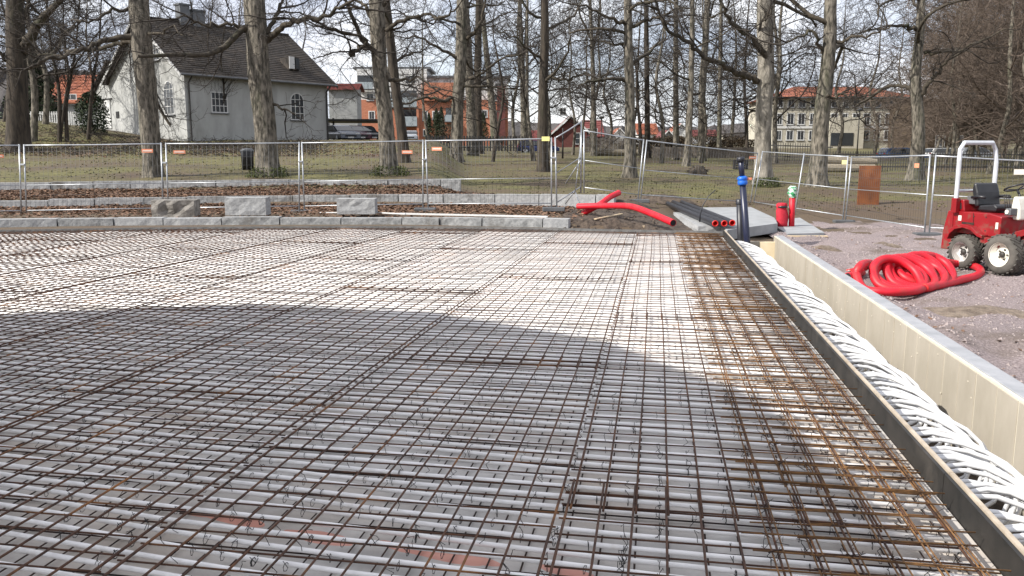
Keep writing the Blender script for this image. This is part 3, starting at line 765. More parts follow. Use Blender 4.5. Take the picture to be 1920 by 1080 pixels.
SG = [[(.83, .84, 'sign_orange', .33, .09)], [(.90, .89, 'sign_orange', .30, .10)], [(.10, .87, 'sign_orange', .32, .09)], [(.87, .83, 'sign_orange', .30, .10)], [(.09, .87, 'sign_orange', .30, .10), (.955, .985, 'sign_yellow', .22, .12)]]
for i in range(5):
    a, b = FP[i], FP[i + 1]
    pts = [PD(a[0] + 6, a[1], a[3]), PD(a[0] + 4 - 3, a[2], a[3]), PD(b[0] - 4, b[1], b[3]), PD(b[0] - 8 if i < 2 else b[0] - 4, b[2], b[3])]
    panel(desc[i], *pts, signs=SG[i], mid=.44)
for i in range(1, 6):
    f = FP[i]; lab = ['leftmost fence foot block', 'fence foot behind the brown split block', 'fence foot between the middle and right blocks', 'fence foot right of the smallest granite block', 'fence foot left of the crossed red pipes'][i - 1]
    foot(PD(f[0], f[1], f[3]) - Vector((0, 0, .05)), lab); clamp(PD(f[0] - 1, lerp(f[1], f[2], .72), f[3] - .02), 'clamp on the posts above the ' + lab)
# tilted gate-like panel and the leaning run on the right
panel('short tilted fence panel rising behind the fence corner, by the red pipes', PD(1044, 392, 23.2), PD(1041, 257, 23.2), PD(1089, 362, 23.6), PD(1090, 226, 23.6), mid=.5, wires=False)
br = thing('slanting_brace', 'slanting steel brace propping the tilted fence panel', 'brace', PD(1089, 362, 24))
for (xa, ya, xb, yb) in ((1089, 270, 1078, 363), (1060, 382, 1078, 358), (1078, 358, 1086, 380), (1060, 345, 1089, 300)):
    MB().tube([PD(xa, ya, 23.8) - br.location, PD(xb, yb, 23.4) - br.location], .016, 6).build('strut', M['galv'], br, True)
panel('dark railed fence panel between the tilted panel and the leaning post pair', PD(1095, 362, 26.6), PD(1095, 243, 26.6), PD(1196, 375, 26.8), PD(1207, 261, 26.8), mid=.52)
panel('long leaning fence panel behind the black pipes', PD(1201, 375, 26.8), PD(1213, 262, 26.8), PD(1406, 388, 29.4), PD(1421, 286, 29.4), mid=.50, signs=[(.955, .90, 'sign_orange', .34, .1)])
panel('fence panel between the pale ash tree and the broad oak', PD(1412, 388, 29.4), PD(1430, 283, 29.4), PD(1580, 415, 25.4), PD(1590, 292, 25.4), mid=.5, signs=[(.965, .9, 'sign_yellow', .2, .12)])
MB().tube([PD(1508, 287, 27.0), PD(1487, 420, 27.0)], .021, 8).build('leaning_prop', M['galv'], smooth=True)
tag(bpy.data.objects['leaning_prop'], 'leaning steel prop between the pale ash tree and the broad oak', 'prop')
panel('fence panel in front of the rusty steel plate', PD(1585, 415, 25.4), PD(1597, 293, 25.4), PD(1733, 440, 20.9), PD(1744, 289, 20.9), mid=.5, signs=[(.86, .86, 'sign_orange', .22, .11)])
panel('fence panel behind the red tractor', PD(1742, 440, 20.8), PD(1755, 290, 20.8), PD(1990, 452, 20.2), PD(2003, 303, 20.2), mid=.5, signs=[(.64, .84, 'sign_white', .24, .13)])
foot(PD(1582, 416, 25.3) - Vector((0, 0, .06)), 'fence foot left of the rusty steel plate'); foot(PD(1737, 442, 20.8) - Vector((0, 0, .04)), 'fence foot right of the rusty steel plate')
foot(PD(1199, 377, 26.7) - Vector((0, 0, .06)), 'fence foot behind the end of the curved red pipe'); foot(PD(1409, 389, 29.3) - Vector((0, 0, .05)), 'fence foot beside the pale ash tree')

# ------------------------------------------------------------------ slabs, pipes and things at the corner
def prism_px(name, pts, z, h, m, label, cat, bevel=.008):
    P_ = [P(x, y, z) for x, y in pts]; o_ = sum(P_, Vector()) / len(P_); o_.z = z - h
    o = MB().prism([p - o_ for p in P_], (0, 0, -h)).build(name, m, loc=o_ , bevel=bevel)
    bpy.context.view_layer.update()
    for v in o.data.vertices: v.co.z += 0
    return tag(o, label, cat)
prism_px('concrete_block', [(1364, 431), (1458, 418.5), (1452, 408), (1408, 388), (1312, 389), (1284, 398)][::-1], -.03, .24, M['form_concrete'], 'flat grey concrete block lying under the vertical black pipes', 'concrete block')
tag(rough_block(random.Random(9), 2.6, .55, .30, .014, 8, 3, 3).build('granite_block', M['granite_pale']), 'long speckled granite slab under the three black pipes', 'stone block')
o = bpy.data.objects['granite_block.003']; a, b = P(1262, 388, .0), P(1340, 428, .0); c = (a + b) / 2; o.location = (c.x - .0, c.y - .9, -.31); o.scale = (2.0, 1.25, 1); o.rotation_euler.z = math.atan2(b.y - a.y, b.x - a.x)
prism_px('concrete_block', [(1476, 438), (1546, 436), (1500, 408), (1446, 413), (1456, 425)], -.25, .14, M['form_concrete'], 'pale concrete block carrying the red bag and the red pole', 'concrete block')
a, b = P(1474, 443, -.29), P(1551, 443, -.29)
o = MB().box((0, 0, 0), ((b - a).length, .12, .03)).build('plank', M['wood'], bevel=.004); o.location = (a + b) / 2; o.rotation_euler.z = math.atan2((b - a).y, (b - a).x); tag(o, 'light pine plank lying in front of the pale concrete block', 'plank')
a, b = P(1116, 413, .02), P(1166, 399, .08)
o = MB().box((0, 0, 0), ((b - a).length, .07, .03)).build('plank', M['wood'], bevel=.004); o.location = (a + b) / 2; o.rotation_euler.z = math.atan2((b - a).y, (b - a).x); tag(o, 'thin pale batten over the dug hole by the red pipes', 'plank')
# three black pipes with red ends
for k, (x0, y0, x1, y1) in enumerate(((1252, 378, 1341, 417), (1262, 375.5, 1358, 417), (1275, 374, 1373, 416))):
    a, b = P(x0, y0 + 4, .12), P(x1, y1 + 2, .10); d = (b - a).normalized(); o = thing('black_pipe', 'black plastic pipe with red inside, %s of the three lying side by side' % ('leftmost', 'middle one', 'rightmost')[k], 'pipe', b, group='black pipes lying on the granite slab'); L = lambda p: p - b
    c0 = a.lerp(b, .5) + Vector((0, 0, .015))
    MB().lathe([(.062, .0), (.076, 0), (.076, -.001), (.076, -(b - a).length), (0, -(b - a).length)], (0, 0, 0), d, 20).build('tube', M['black_pipe'], o, True)
    MB().lathe([(.070, .02), (.056, .02), (.054, -.25), (0, -.26)], (0, 0, 0), d, 20).build('liner', M['red_inner'], o, True)
    MB().lathe([(.071, -.012), (.072, .021), (.057, .021)], (0, 0, 0), d, 20).build('rim', M['red_inner'], o, True)
tag(MB().tube([PD(1312, 416, 20), PD(1313, 402, 20), PD(1318, 385, 20), PD(1328, 368, 20), PD(1342, 356, 20)], [.02, .014, .012, .012, .011], 8).build('black_cable', M['black_pipe'], smooth=True), 'thin black cable curving up from the three black pipes', 'cable')
# vertical pipes at the trench end
b0 = PD(1389, 453, 18.3); o = thing('standpipe', 'shorter upright black pipe standing in the trench end', 'pipe', b0); t_ = PD(1387, 374, 18.3) - b0
MB().tube([Vector((0, 0, -.6)), Vector((0, 0, 0)), t_], .076, 18).build('tube', M['black_pipe'], o, True); MB().lathe([(.084, -.10), (.084, -.01), (.06, .01), (0, .012)], t_, (0, 0, 1), 18).build('cap', M['black_pipe'], o, True)
b0 = PD(1401, 456, 18.0); t_ = PD(1392, 338, 18.0) - b0; d = t_.normalized(); o = thing('standpipe', 'tall upright dark pipe with a blue coupling in the trench end', 'pipe', b0)
MB().tube([d * -.6, Vector((0, 0, 0)), t_], .070, 18).build('tube', M['navy_pipe'], o, True)
MB().lathe([(0, -.10), (.095, -.10), (.105, -.07), (.105, -.02), (.09, 0), (.108, .02), (.108, .06), (.07, .09), (0, .09)], t_, d, 18).build('coupling', M['blue'], o, True)
MB().tube([t_ + d * .05, t_ + d * .46], .058, 16).build('upper_tube', M['navy_pipe'], o, True)
MB().lathe([(0, 0), (.08, 0), (.085, .08), (.06, .10), (0, .10)], t_ + d * .40, d, 16).build('cap', M['black_pipe'], o, True)
MB().box(t_ + Vector((.15, 0, .03)), (.10, .05, .05)).build('valve_tag', M['sign_orange'], o, bevel=.008)
# red pole and folded red bag
b0 = P(1484, 424, -.245); t_ = PD(1486, 362, b0.y) - b0; o = thing('red_pole', 'red pipe standing upright with green and white plastic tied over its top', 'pipe', b0)
MB().tube([Vector((0, 0, 0)), t_], .078, 18).build('tube', M['red_pipe'], o, True)
rg = random.Random(2); mb = MB()
prf = [(0, .22), (.07, .21), (.12, .16), (.10, .10), (.135, .05), (.10, -.02), (.085, -.10)]
mb.lathe(prf, t_ + Vector((0, 0, -.03)), (0, 0, 1), 14); mb.v = [(x + rg.uniform(-.025, .025), y + rg.uniform(-.025, .025), z + rg.uniform(-.02, .02)) for x, y, z in mb.v]
mb.build('plastic_wrap', M['green_cloth'], o, True)
b0 = P(1465, 424, -.245); mb = MB()
mb.lathe([(0, .64), (.10, .635), (.135, .60), (.135, .53), (.115, .50), (.14, .42), (.16, .25), (.15, .1), (.17, .0), (0, 0)], (0, 0, 0), (0, 0, 1), 20)
o = thing('red_bag', 'limp dark red cloth bag standing beside the red pole', 'bag', b0)
mb.v = [(x * (1 + .13 * math.sin(6 * math.atan2(y, x) + z * 3)) + .02 * math.sin(z * 9), y * .8, z) for x, y, z in mb.v]; mb.build('sack', M['red_cloth'], o, True)
MB().lathe([(.12, .50), (.138, .51), (.138, .55), (.12, .56)], (0, 0, 0), (0, 0, 1), 18).build('band', M['vinyl'], o, True)
# red pipes over the hole
def pp(pts, r, nm, lab, cat='pipe', sides=14):
    a = Vector(pts[0]); d = (Vector(pts[0]) - Vector(pts[1])).normalized(); e = (Vector(pts[-1]) - Vector(pts[-2])).normalized(); o = thing(nm, lab, cat, a)
    q = []
    for i in range(len(pts) - 1):
        p0, p1, p2, p3 = (Vector(pts[max(i - 1, 0)]), Vector(pts[i]), Vector(pts[i + 1]), Vector(pts[min(i + 2, len(pts) - 1)]))
        for t in np.linspace(0, 1, 9)[:-1]:
            q.append(.5 * ((2 * p1) + (p2 - p0) * t + (2 * p0 - 5 * p1 + 4 * p2 - p3) * t * t + (3 * p1 - 3 * p2 + p3 - p0) * t ** 3) - a)
    q.append(Vector(pts[-1]) - a)
    # corrugated: ridges every few centimetres
    n = int(sum((y - x).length for x, y in zip(q, q[1:])) / .022); Q_ = []
    tot = [0]
    for x, y in zip(q, q[1:]): tot.append(tot[-1] + (y - x).length)
    for i in range(n + 1):
        s = tot[-1] * i / n; j = max(k for k in range(len(tot)) if tot[k] <= s + 1e-9); j = min(j, len(q) - 2)
        Q_.append(q[j].lerp(q[j + 1], (s - tot[j]) / max(tot[j + 1] - tot[j], 1e-6)))
    MB().tube(Q_, [r * (1.0 if i % 2 else .955) for i in range(len(Q_))], sides).build('tube', M['red_pipe'], o, True)
    for c, ax in ((q[0], d), (q[-1], e)):
        MB().lathe([(r * .99, -.02), (r * 1.04, 0), (r * .86, .004), (r * .82, -.03), (0, -.04)], c, ax, sides).build('end_rim', M['red_inner' if r < .05 else 'red_pipe'], o, True)
        MB().lathe([(r * .84, .0045), (0, .0045)], c, ax, sides).build('dark_bore', M['dark'], o, True)
    return o
pp([P(1094, 400, .10) , PD(1125, 383, 22.3), PD(1143, 370, 22.6), PD(1160, 361.5, 23.0)], .080, 'red_pipe', 'straight short red corrugated pipe crossing over the curved one')
pp([PD(1084, 387, 22.6), PD(1130, 386, 22.0), PD(1180, 387, 21.0), PD(1215, 398, 19.9), PD(1262, 418, 18.75)], .082, 'red_pipe', 'long curved red corrugated pipe hanging over the dug hole')
for k, (x0, y0, x1, y1, z) in enumerate(((1078, 424, 1150, 417, -.22), (1130, 427, 1196, 421, -.25), (1165, 412, 1212, 423, -.1), (1100, 411, 1142, 421, -.12))):
    a, b = P(x0, y0, z), P(x1, y1, z)
    o = MB().box((0, 0, 0), ((b - a).length, .11, .05)).build('old_timber', M['wood_old'], bevel=.006); o.location = (a + b) / 2; o.rotation_euler = (.05 * k, .03, math.atan2((b - a).y, (b - a).x)); tag(o, 'old grey timber in the dug hole, %s from the left' % ('first', 'third', 'fourth', 'second')[k], 'timber', 'old timbers in the dug hole')
# bare earth round the hole
V = []; cs = np.linspace(1056, 1330, 46); ds = np.linspace(18.62, 25.6, 40)
for x_ in cs:
    for D in ds:
        s = (x_ - 960) / 1569; D_ = max(D, slab_front(s) + .05); x = s * D_; z = ground(x, D_) + .03 + .03 * math.sin(x * 9 + D_ * 5) * math.sin(D_ * 7)
        if .068 < s < .162 and D_ < 21.2: z -= .42 * min(1, (21.2 - D_) / .5)
        edge = min(1, (25.6 - D) / .8) * min(1, (1330 - x_) / 40) * min(1, (x_ - 1050) / 10); z += -.05 + .05 * max(0, edge)
        V.append((x, D_, z))
i = np.arange(45)[:, None] * 40 + np.arange(39)[None, :]
tag(link('bare_earth', fast_mesh('bare_earth', V, np.stack([i, i + 40, i + 41, i + 1], -1).reshape(-1, 4)), M['soil']), 'dug brown earth with a hole behind the edging', kind='structure')
# sheet of soil lumps round the hole
rg = random.Random(12); k = 0
V = []; Fs = []
for k in range(420):
    px = rg.uniform(1068, 1260); D = rg.uniform(18.9, 24.5); x = (px - 960) / 1569 * D; z = ground(x, D); 
    if 1075 < px < 1215 and 19.0 < D < 21.2: z -= .42
    r = rg.uniform(.02, .07) * (2.0 if rg.random() < .12 else 1); o_ = len(V)
    for d in ((1, 0, 0), (-1, 0, 0), (0, 1, 0), (0, -1, 0), (0, 0, 1), (0, 0, -1)):
        V.append((x + d[0] * r * rg.uniform(.7, 1.3), D + d[1] * r * rg.uniform(.7, 1.3), z + d[2] * r * rg.uniform(.5, 1)))
    for f in ((0, 2, 4), (2, 1, 4), (1, 3, 4), (3, 0, 4), (2, 0, 5), (1, 2, 5), (3, 1, 5), (0, 3, 5)): Fs.append([o_ + q for q in f])
tag(link('soil_lumps', fast_mesh('soil_lumps', V, np.array(Fs), False), M['soil']), 'lumps of dug soil round the hole behind the board', 'soil', kind='stuff')
def mound(name, px, py, w, h, d, seed, m, label, z=None, cat='earth mound'):
    rg = random.Random(seed); p = hit(px, py) if z is None else P(px, py, z); mb = MB(); n = 14; ph = [rg.uniform(0, 6) for _ in range(6)]
    for i in range(n):
        for j in range(n):
            x = (i / (n - 1) - .5) * 2; y = (j / (n - 1) - .5) * 2; q = max(0, 1 - x * x) * max(0, 1 - y * y)
            mb.v.append((x * w / 2, y * d / 2, h * q ** .8 * (1 + .25 * math.sin(4 * x + ph[0]) * math.sin(5 * y + ph[1]) + .12 * math.sin(11 * x + ph[2]) * math.cos(9 * y + ph[3])) - .04))
    for i in range(n - 1):
        for j in range(n - 1): mb.f.append((i * n + j, (i + 1) * n + j, (i + 1) * n + j + 1, i * n + j + 1))
    return tag(mb.build(name, m, smooth=True, loc=p), label, cat)
mound('earth_mound', 1175, 396, 1.6, .38, 1.2, 1, M['soil'], 'dark brown earth heap behind the curved red pipe')
mound('earth_mound', 1240, 378, 2.2, .26, 1.6, 2, M['soil'], 'low heap of dug earth beside the black pipes')
mound('earth_mound', 1115, 378, 2.0, .12, 1.4, 5, M['soil'], 'flat strip of trodden earth under the crossed red pipes')

mound('earth_mound', 1850, 585, 1.7, .09, 1.0, 7, M['dry_earth'], 'low brown earth patch on the gravel below the tractor', z=-.33)
mound('earth_mound', 1655, 462, .9, .12, .5, 8, M['dry_earth'], 'small clod heap on the gravel behind the big red coil', z=-.33)
mound('earth_mound', 1545, 466, .7, .10, .5, 9, M['dry_earth'], 'small clod heap on the gravel beside the wall top', z=-.33)
V = []; Fs = []; rg = random.Random(55)
for k in range(420):
    u = rg.uniform(5, 22); v = 2.9 + 9 * rg.random() ** 1.5; p = uv(u, v)
    if p.y < yard_far(p.x / p.y): leaf(p.x, p.y, yard_z(p) + .01, rg.uniform(.02, .045))
for k in range(160): leaf(8.1 + rg.gauss(0, .6), 10.5 + rg.gauss(0, .35), -.30, rg.uniform(.02, .05))
tag(link('scattered_leaves', fast_mesh('scattered_leaves', V, np.array(Fs), False), M['leaves']), 'single brown leaves blown over the gravel yard', 'leaves', kind='stuff')

# ------------------------------------------------------------------ the big red coil
def catmull(pts, per=10):
    q = []
    for i in range(len(pts) - 1):
        p0, p1, p2, p3 = (Vector(pts[max(i - 1, 0)]), Vector(pts[i]), Vector(pts[i + 1]), Vector(pts[min(i + 2, len(pts) - 1)]))
        for t in np.linspace(0, 1, per + 1)[:-1]:
            q.append(.5 * ((2 * p1) + (p2 - p0) * t + (2 * p0 - 5 * p1 + 4 * p2 - p3) * t * t + (3 * p1 - 3 * p2 + p3 - p0) * t ** 3))
    q.append(Vector(pts[-1])); return q
zg = -.33
cpt = [P(1592, 512, zg + .08), P(1614, 505, zg + .08), P(1632, 501, zg + .14)]
C0 = PD(1664, 527, 11.85); C1 = PD(1744, 506, 12.6); cpt[-1].z = zg + .2
nl = 7
for i in range(nl * 10):
    t = i / 10; f = t / nl; a = 2 * PI * t + 2.2
    c = C0.lerp(C1, f ** .85); R_ = lerp(.43, .35, f) * (1 + .13 * math.sin(t * 2.9 + 1)); tl = .52 + .16 * math.sin(t * 2.3)
    q_ = math.sin(a) * R_
    cpt.append(Vector((c.x + R_ * math.cos(a), c.y + q_ * .82 + .10 * math.cos(a), max(zg + .065, c.z + q_ * tl))))
cpt += [P(1776, 492, zg + .12), P(1820, 497, zg + .07), P(1838, 506, zg + .07), P(1832, 517, zg + .07), P(1800, 525, zg + .07), P(1765, 534, zg + .07), P(1732, 540, zg + .07)]
q = catmull(cpt, 6); o_ = C0.copy()
tot = [0]
for x, y in zip(q, q[1:]): tot.append(tot[-1] + (y - x).length)
qq = []; j = 0; n_ = int(tot[-1] / .021)
for i in range(n_ + 1):
    s = tot[-1] * i / n_
    while j < len(tot) - 2 and tot[j + 1] < s: j += 1
    qq.append(q[j].lerp(q[j + 1], (s - tot[j]) / max(tot[j + 1] - tot[j], 1e-6)))
t = thing('red_pipe_coil', 'big tangled coil of bright red plastic pipe on the gravel', 'pipe coil', o_)
MB().tube([p - o_ for p in qq], [.064 if i % 2 else .0585 for i in range(len(qq))], 14).build('tube', M['red_pipe'], t, True)
for c, d in ((q[0], q[0] - q[1]), (q[-1], q[-1] - q[-2])):
    MB().lathe([(.062, -.03), (.068, 0), (.05, .004), (.0, .002)], c - o_, d.normalized(), 14).build('end_cap', M['red_inner'], t, True)
a = P(1590, 518, zg + .08)
pp([a, P(1604, 514.5, zg + .08), P(1616, 511, zg + .07)], .06, 'red_pipe', 'short red pipe stub poking out left of the big red coil')

# ------------------------------------------------------------------ corten plate, bin, crate, root, log pile
p = hit(1627, 384); w = 39 / 1550 * p.y; h = 73 / 1550 * p.y
o = MB().box((0, 0, h / 2), (w, .05, h)).build('rusty_plate', M['corten'], bevel=.006); o.location = p + Vector((0, 0, -.02)); o.rotation_euler.z = -.12; tag(o, 'tall rusty brown steel plate standing upright on the lawn', 'steel plate')
p = hit(465, 318); o = thing('litter_bin', 'dark litter bin left of the mossy oak behind the fence', 'bin', p)
MB().lathe([(0, 0), (.24, 0), (.27, .75), (.25, .78), (0, .79)], (0, 0, 0), (0, 0, 1), 18).build('body', M['vinyl'], o, True); MB().lathe([(.285, .76), (.285, .81), (.2, .88), (0, .9)], (0, 0, 0), (0, 0, 1), 18).build('lid', M['grey_metal'], o, True)
p = hit(1388, 318); o = thing('black_crate', 'black slatted crate on the lawn left of the pale ash tree', 'crate', p)
for k in range(4): MB().box((0, -.3, .09 + k * .16), (.85, .04, .11)).build('slat', M['vinyl'], o)
for k in range(4): MB().box((0, .3, .09 + k * .16), (.85, .04, .11)).build('slat', M['vinyl'], o)
for x in (-.4, .4): MB().box((x, 0, .32), (.05, .62, .62)).build('side', M['vinyl'], o)
p = hit(1308, 326); mb = MB(); rg = random.Random(6)
for k in range(46):
    a = rg.uniform(0, PI); e = rg.uniform(0, 1); L_ = rg.uniform(.35, .8)
    c = Vector((math.cos(a) * .9 * L_, rg.uniform(-.3, .3), math.sin(a) * .62 * L_ + .05)); mb.tube([Vector((rg.uniform(-.3, .3), 0, .1)), c * .6 + Vector((rg.uniform(-.1, .1), 0, .1)), c], [.07, .04, .012], 5)
mb.lathe([(0, .5), (.3, .42), (.5, .15), (.55, -.05)], (0, 0, 0), (0, 0, 1), 10)
o = thing('root_stump', 'dark tangled root stump lying on the lawn left of the pale ash', 'tree stump', p); mb.build('roots', M['bark_dark'], o)
def logs(px, py, n, L_, r, seed, lab, m='log', rz=0):
    rg = random.Random(seed); p = hit(px, py)
    for k in range(n):
        row = 0 if k < n * .6 else 1; x = (k if row == 0 else k - n * .6 + .5) * r * 1.2 - n * .3 * r
        o = MB().tube([Vector((-L_ / 2, 0, 0)), Vector((0, rg.uniform(-.03, .03), 0)), Vector((L_ / 2, 0, 0))], [r * rg.uniform(.9, 1.1), r, r * rg.uniform(.7, 1)], 10).build('log', M[m], smooth=False)
        o.location = p + Vector((rg.uniform(-.3, .3), x, r * .9 + row * r * 1.7)); o.rotation_euler = (0, rg.uniform(-.04, .04), rz + rg.uniform(-.12, .12)); tag(o, lab, 'log', lab.replace('log ', 'logs '))
logs(1590, 322, 5, 3.2, .26, 1, 'felled pale log in the heap behind the broad oak')
logs(1160, 292, 2, 3.4, .32, 2, 'bleached log lying on the grass before the far board fence')
for px, py, h, lab in ((1138, 284, 1.35, 'pale upright stone post left of the bleached log'), (1166, 283, 1.1, 'short pale stone post at the bleached log'), (1190, 296, 1.0, 'thin pale post right of the forked grey tree')):
    p = hit(px, py); o = MB().lathe([(.30 if h > 1.05 else .16, 0), (.27 if h > 1.05 else .14, h * .9), (.2 if h > 1.05 else .1, h), (0, h)], (0, 0, -.05), (0, 0, 1), 10).build('stone_post', M['log']); o.location = p; tag(o, lab, 'post')
# ------------------------------------------------------------------ the red tractor
tp = Vector((8.38, 14.62, -.335)); SX = .76
t = thing('tractor', 'small red articulated tractor with grey roll bar, cut off by the right picture edge', 'tractor', tp, math.atan2(-.954, .30))
def ybox(nm, c, s, m, bev=.02, par=None): return MB().box(c, s).build(nm, M[m], par or t, bevel=bev)
def wheel(x, y, r, w, rimm):
    sg = -1 if y < 0 else 1
    ty = MB(); ty.lathe([(r * .56, -w / 2 + .01), (r * .62, -w / 2), (r * .86, -w / 2), (r * .955, -w / 2 + .03), (r * .975, 0), (r * .955, w / 2 - .03), (r * .86, w / 2), (r * .62, w / 2), (r * .56, w / 2 - .01)], (x, y, r), (0, 1, 0), 36)
    o = ty.build('tyre', M['tyre'], t, True)
    n = 22
    for k in range(n):
        for s in (-1, 1):
            a = 2 * PI * (k + (.5 if s > 0 else 0)) / n
            m = Matrix.Rotation(a, 3, 'Y') @ Matrix.Rotation(s * .7, 3, 'X')
            c = Matrix.Rotation(a, 3, 'Y') @ Vector((r * .975, 0, 0))
            c = Vector((c.x + x, y + s * w * .24, c.z + r))
            MB().box(c, (.018, w * .60, .034), m=Matrix.Rotation(a, 3, 'Y') @ Matrix.Rotation(s * .75, 3, 'X')).build('tread_lug', M['tyre'], o)
    rim = MB().lathe([(r * .60, -w / 2 - .004), (r * .56, -w / 2 + .015), (r * .50, -w / 2 + .03), (r * .47, -w / 2 + .10), (r * .20, -w / 2 + .11), (r * .18, -w / 2 + .08), (0, -w / 2 + .08)] if sg < 0 else
                     [(r * .60, w / 2 + .004), (r * .56, w / 2 - .015), (r * .50, w / 2 - .03), (r * .47, w / 2 - .10), (r * .20, w / 2 - .11), (r * .18, w / 2 - .08), (0, w / 2 - .08)], (x, y, r), (0, 1, 0), 30).build('rim', M[rimm], t, True)
    MB().lathe([(.055, 0), (.055, sg * .03), (.03, sg * .05), (0, sg * .05)], (x, y + sg * (w / 2 - .09), r), (0, 1, 0), 12).build('hub', M['hub'], rim, True)
    for k in range(5):
        a = 2 * PI * k / 5
        MB().lathe([(.014, 0), (.014, sg * .025), (0, sg * .025)], (x + math.cos(a) * .085, y + sg * (w / 2 - .1), r + math.sin(a) * .085), (0, 1, 0), 6).build('wheel_bolt', M['hub'], rim)
for (x, w_, rm) in ((0, .24, 'rim_white'), (.80, .26, 'rim')):
    wheel(x, -.40, .30 if x == 0 else .34, w_, rm); wheel(x, .40, .30 if x == 0 else .34, w_, rm)
def side_prism(nm, pts, y0, y1, m, bev=.015, par=None):
    return MB().prism([Vector((x * SX, y0, z)) for x, z in pts], (0, y1 - y0, 0)).build(nm, M[m], par or t, bevel=bev)
side_prism('rear_weight', [(-.74, .30), (-.44, .30), (-.44, .60), (-.46, 1.0), (-.60, 1.0), (-.72, .62)], -.40, .40, 'tractor_red')
side_prism('body', [(-.50, .62), (.84, .60), (.86, .95), (.52, 1.0), (-.10, 1.0), (-.56, 1.0)], -.38, .38, 'tractor_red')
side_prism('fender', [(-.42, .50), (-.36, .60), (-.22, .69), (0, .73), (.22, .70), (.42, .60), (.55, .58), (.55, .63), (.42, .66), (.24, .76), (0, .79), (-.24, .75), (-.42, .66)], -.52, -.30, 'tractor_red', .006)
side_prism('fender', [(-.42, .50), (-.36, .60), (-.22, .69), (0, .73), (.22, .70), (.42, .60), (.55, .58), (.55, .63), (.42, .66), (.24, .76), (0, .79), (-.24, .75), (-.42, .66)], .30, .52, 'tractor_red', .006)
side_prism('footplate', [(.44, .50), (.92, .44), (.98, .52), (.60, .60), (.44, .58)], -.46, .46, 'tractor_red', .008)
side_prism('engine_box', [(-.60, 1.0), (-.18, 1.0), (-.22, 1.20), (-.56, 1.20)], -.36, .36, 'tractor_red')
side_prism('side_pocket', [(-.50, 1.04), (-.26, 1.04), (-.28, 1.15), (-.46, 1.15)], -.368, -.36, 'dark', .0)
ybox('side_badge', (-.20, -.385, .88), (.07, .006, .09), 'sign_white', .002); ybox('side_badge', (.58, -.385, .80), (.05, .006, .11), 'sign_white', .002)
MB().tube([Vector((.08, -.382, .99)), Vector((.10, -.386, .75)), Vector((.16, -.382, .63))], .006, 6).build('panel_seam', M['rust_dark'], t)
side_prism('front_frame', [(.62, .36), (1.55, .30), (1.58, .62), (1.20, .66), (.95, .68), (.70, .62)], -.22, .22, 'tractor_red')
side_prism('steering_column', [(.86, .90), (1.04, .90), (1.02, 1.08), (.94, 1.28), (.84, 1.30), (.80, 1.12)], -.15, .15, 'rim', .03)
side_prism('dash', [(.82, .98), (.98, .98), (.98, 1.10), (.84, 1.10)], -.30, -.12, 'grey_metal')
MB().lathe([(.035, 0), (.035, .012), (0, .012)], (.68, -.302, 1.04), (0, -1, 0), 14).build('gauge', M['sign_white'], t)
MB().tube([Vector((.95, 0, .36)), Vector((.0, 0, .36))], .06, 10).build('drive_shaft', M['hub'], t, True)
ybox('axle', (0, 0, .31), (.12, .7, .12), 'hub'); ybox('axle', (.80, 0, .34), (.12, .7, .12), 'hub')
side_prism('belly', [(-.3, .30), (.75, .30), (.70, .62), (-.3, .62)], -.24, .24, 'hub')
# seat
st = side_prism('seat_cushion', [(.02, 1.02), (.52, 1.02), (.56, 1.10), (.48, 1.15), (.06, 1.12)], -.24, .24, 'vinyl', .03)
sb = side_prism('seat_back', [(-.06, 1.08), (.06, 1.10), (.02, 1.34), (-.06, 1.50), (-.15, 1.50), (-.16, 1.36)], -.25, .25, 'vinyl', .04)
for y in (-.28, .28): MB().tube([Vector((-.08, y, 1.25)), Vector((.06, y, 1.27)), Vector((.20, y, 1.26))], .026, 8).build('armrest', M['vinyl'], t, True)
MB().box((-.12, -.18, 1.20), (.18, .14, .14)).build('seat_bracket', M['grey_metal'], t, bevel=.01)
# steering wheel
c = Vector((.56, .0, 1.44)); ax = Vector((-.35, 0, .937)); A = Vector((0, 1, 0)); B = ax.cross(A)
sw = MB().tube([c + (A * math.cos(k * PI / 12) + B * math.sin(k * PI / 12)) * .19 for k in range(25)], .015, 8).build('steering_wheel', M['vinyl'], t, True)
for k in range(3): MB().tube([c - ax * .04, c + (A * math.cos(k * 2.09 + .5) + B * math.sin(k * 2.09 + .5)) * .185], .010, 6).build('spoke', M['vinyl'], sw, True)
MB().tube([c - ax * .04, Vector((.68, 0, 1.2))], .02, 8).build('steering_shaft', M['vinyl'], t, True)
# roll bar
rp = [(-.28, -.42, 1.18), (-.28, -.42, 1.90), (-.30, -.40, 2.08), (-.30, -.32, 2.20), (-.30, .32, 2.20), (-.30, .40, 2.08), (-.28, .42, 1.84), (-.28, .42, 1.18)]
MB().tube([Vector(p) for p in rp], .038, 8).build('roll_bar', M['rops'], t)
MB().tube([Vector((-.28, -.42, 1.36)), Vector((-.28, .42, 1.36))], .026, 8).build('cross_bar', M['rops'], t)
for y in (-.42, .42): MB().box((-.28, y, 1.10), (.11, .10, .26)).build('bar_socket', M['tractor_red'], t, bevel=.01)
for k, (y, z) in enumerate(((-.25, .66), (-.21, .62), (.2, .64))):
    MB().tube([Vector((.30, y, z + .02)), Vector((.48, y * 1.15, z - .12)), Vector((.66, y, z - .08)), Vector((.80, y * .8, z + .06))], .014, 8).build('hydraulic_hose', M['vinyl'], t, True)
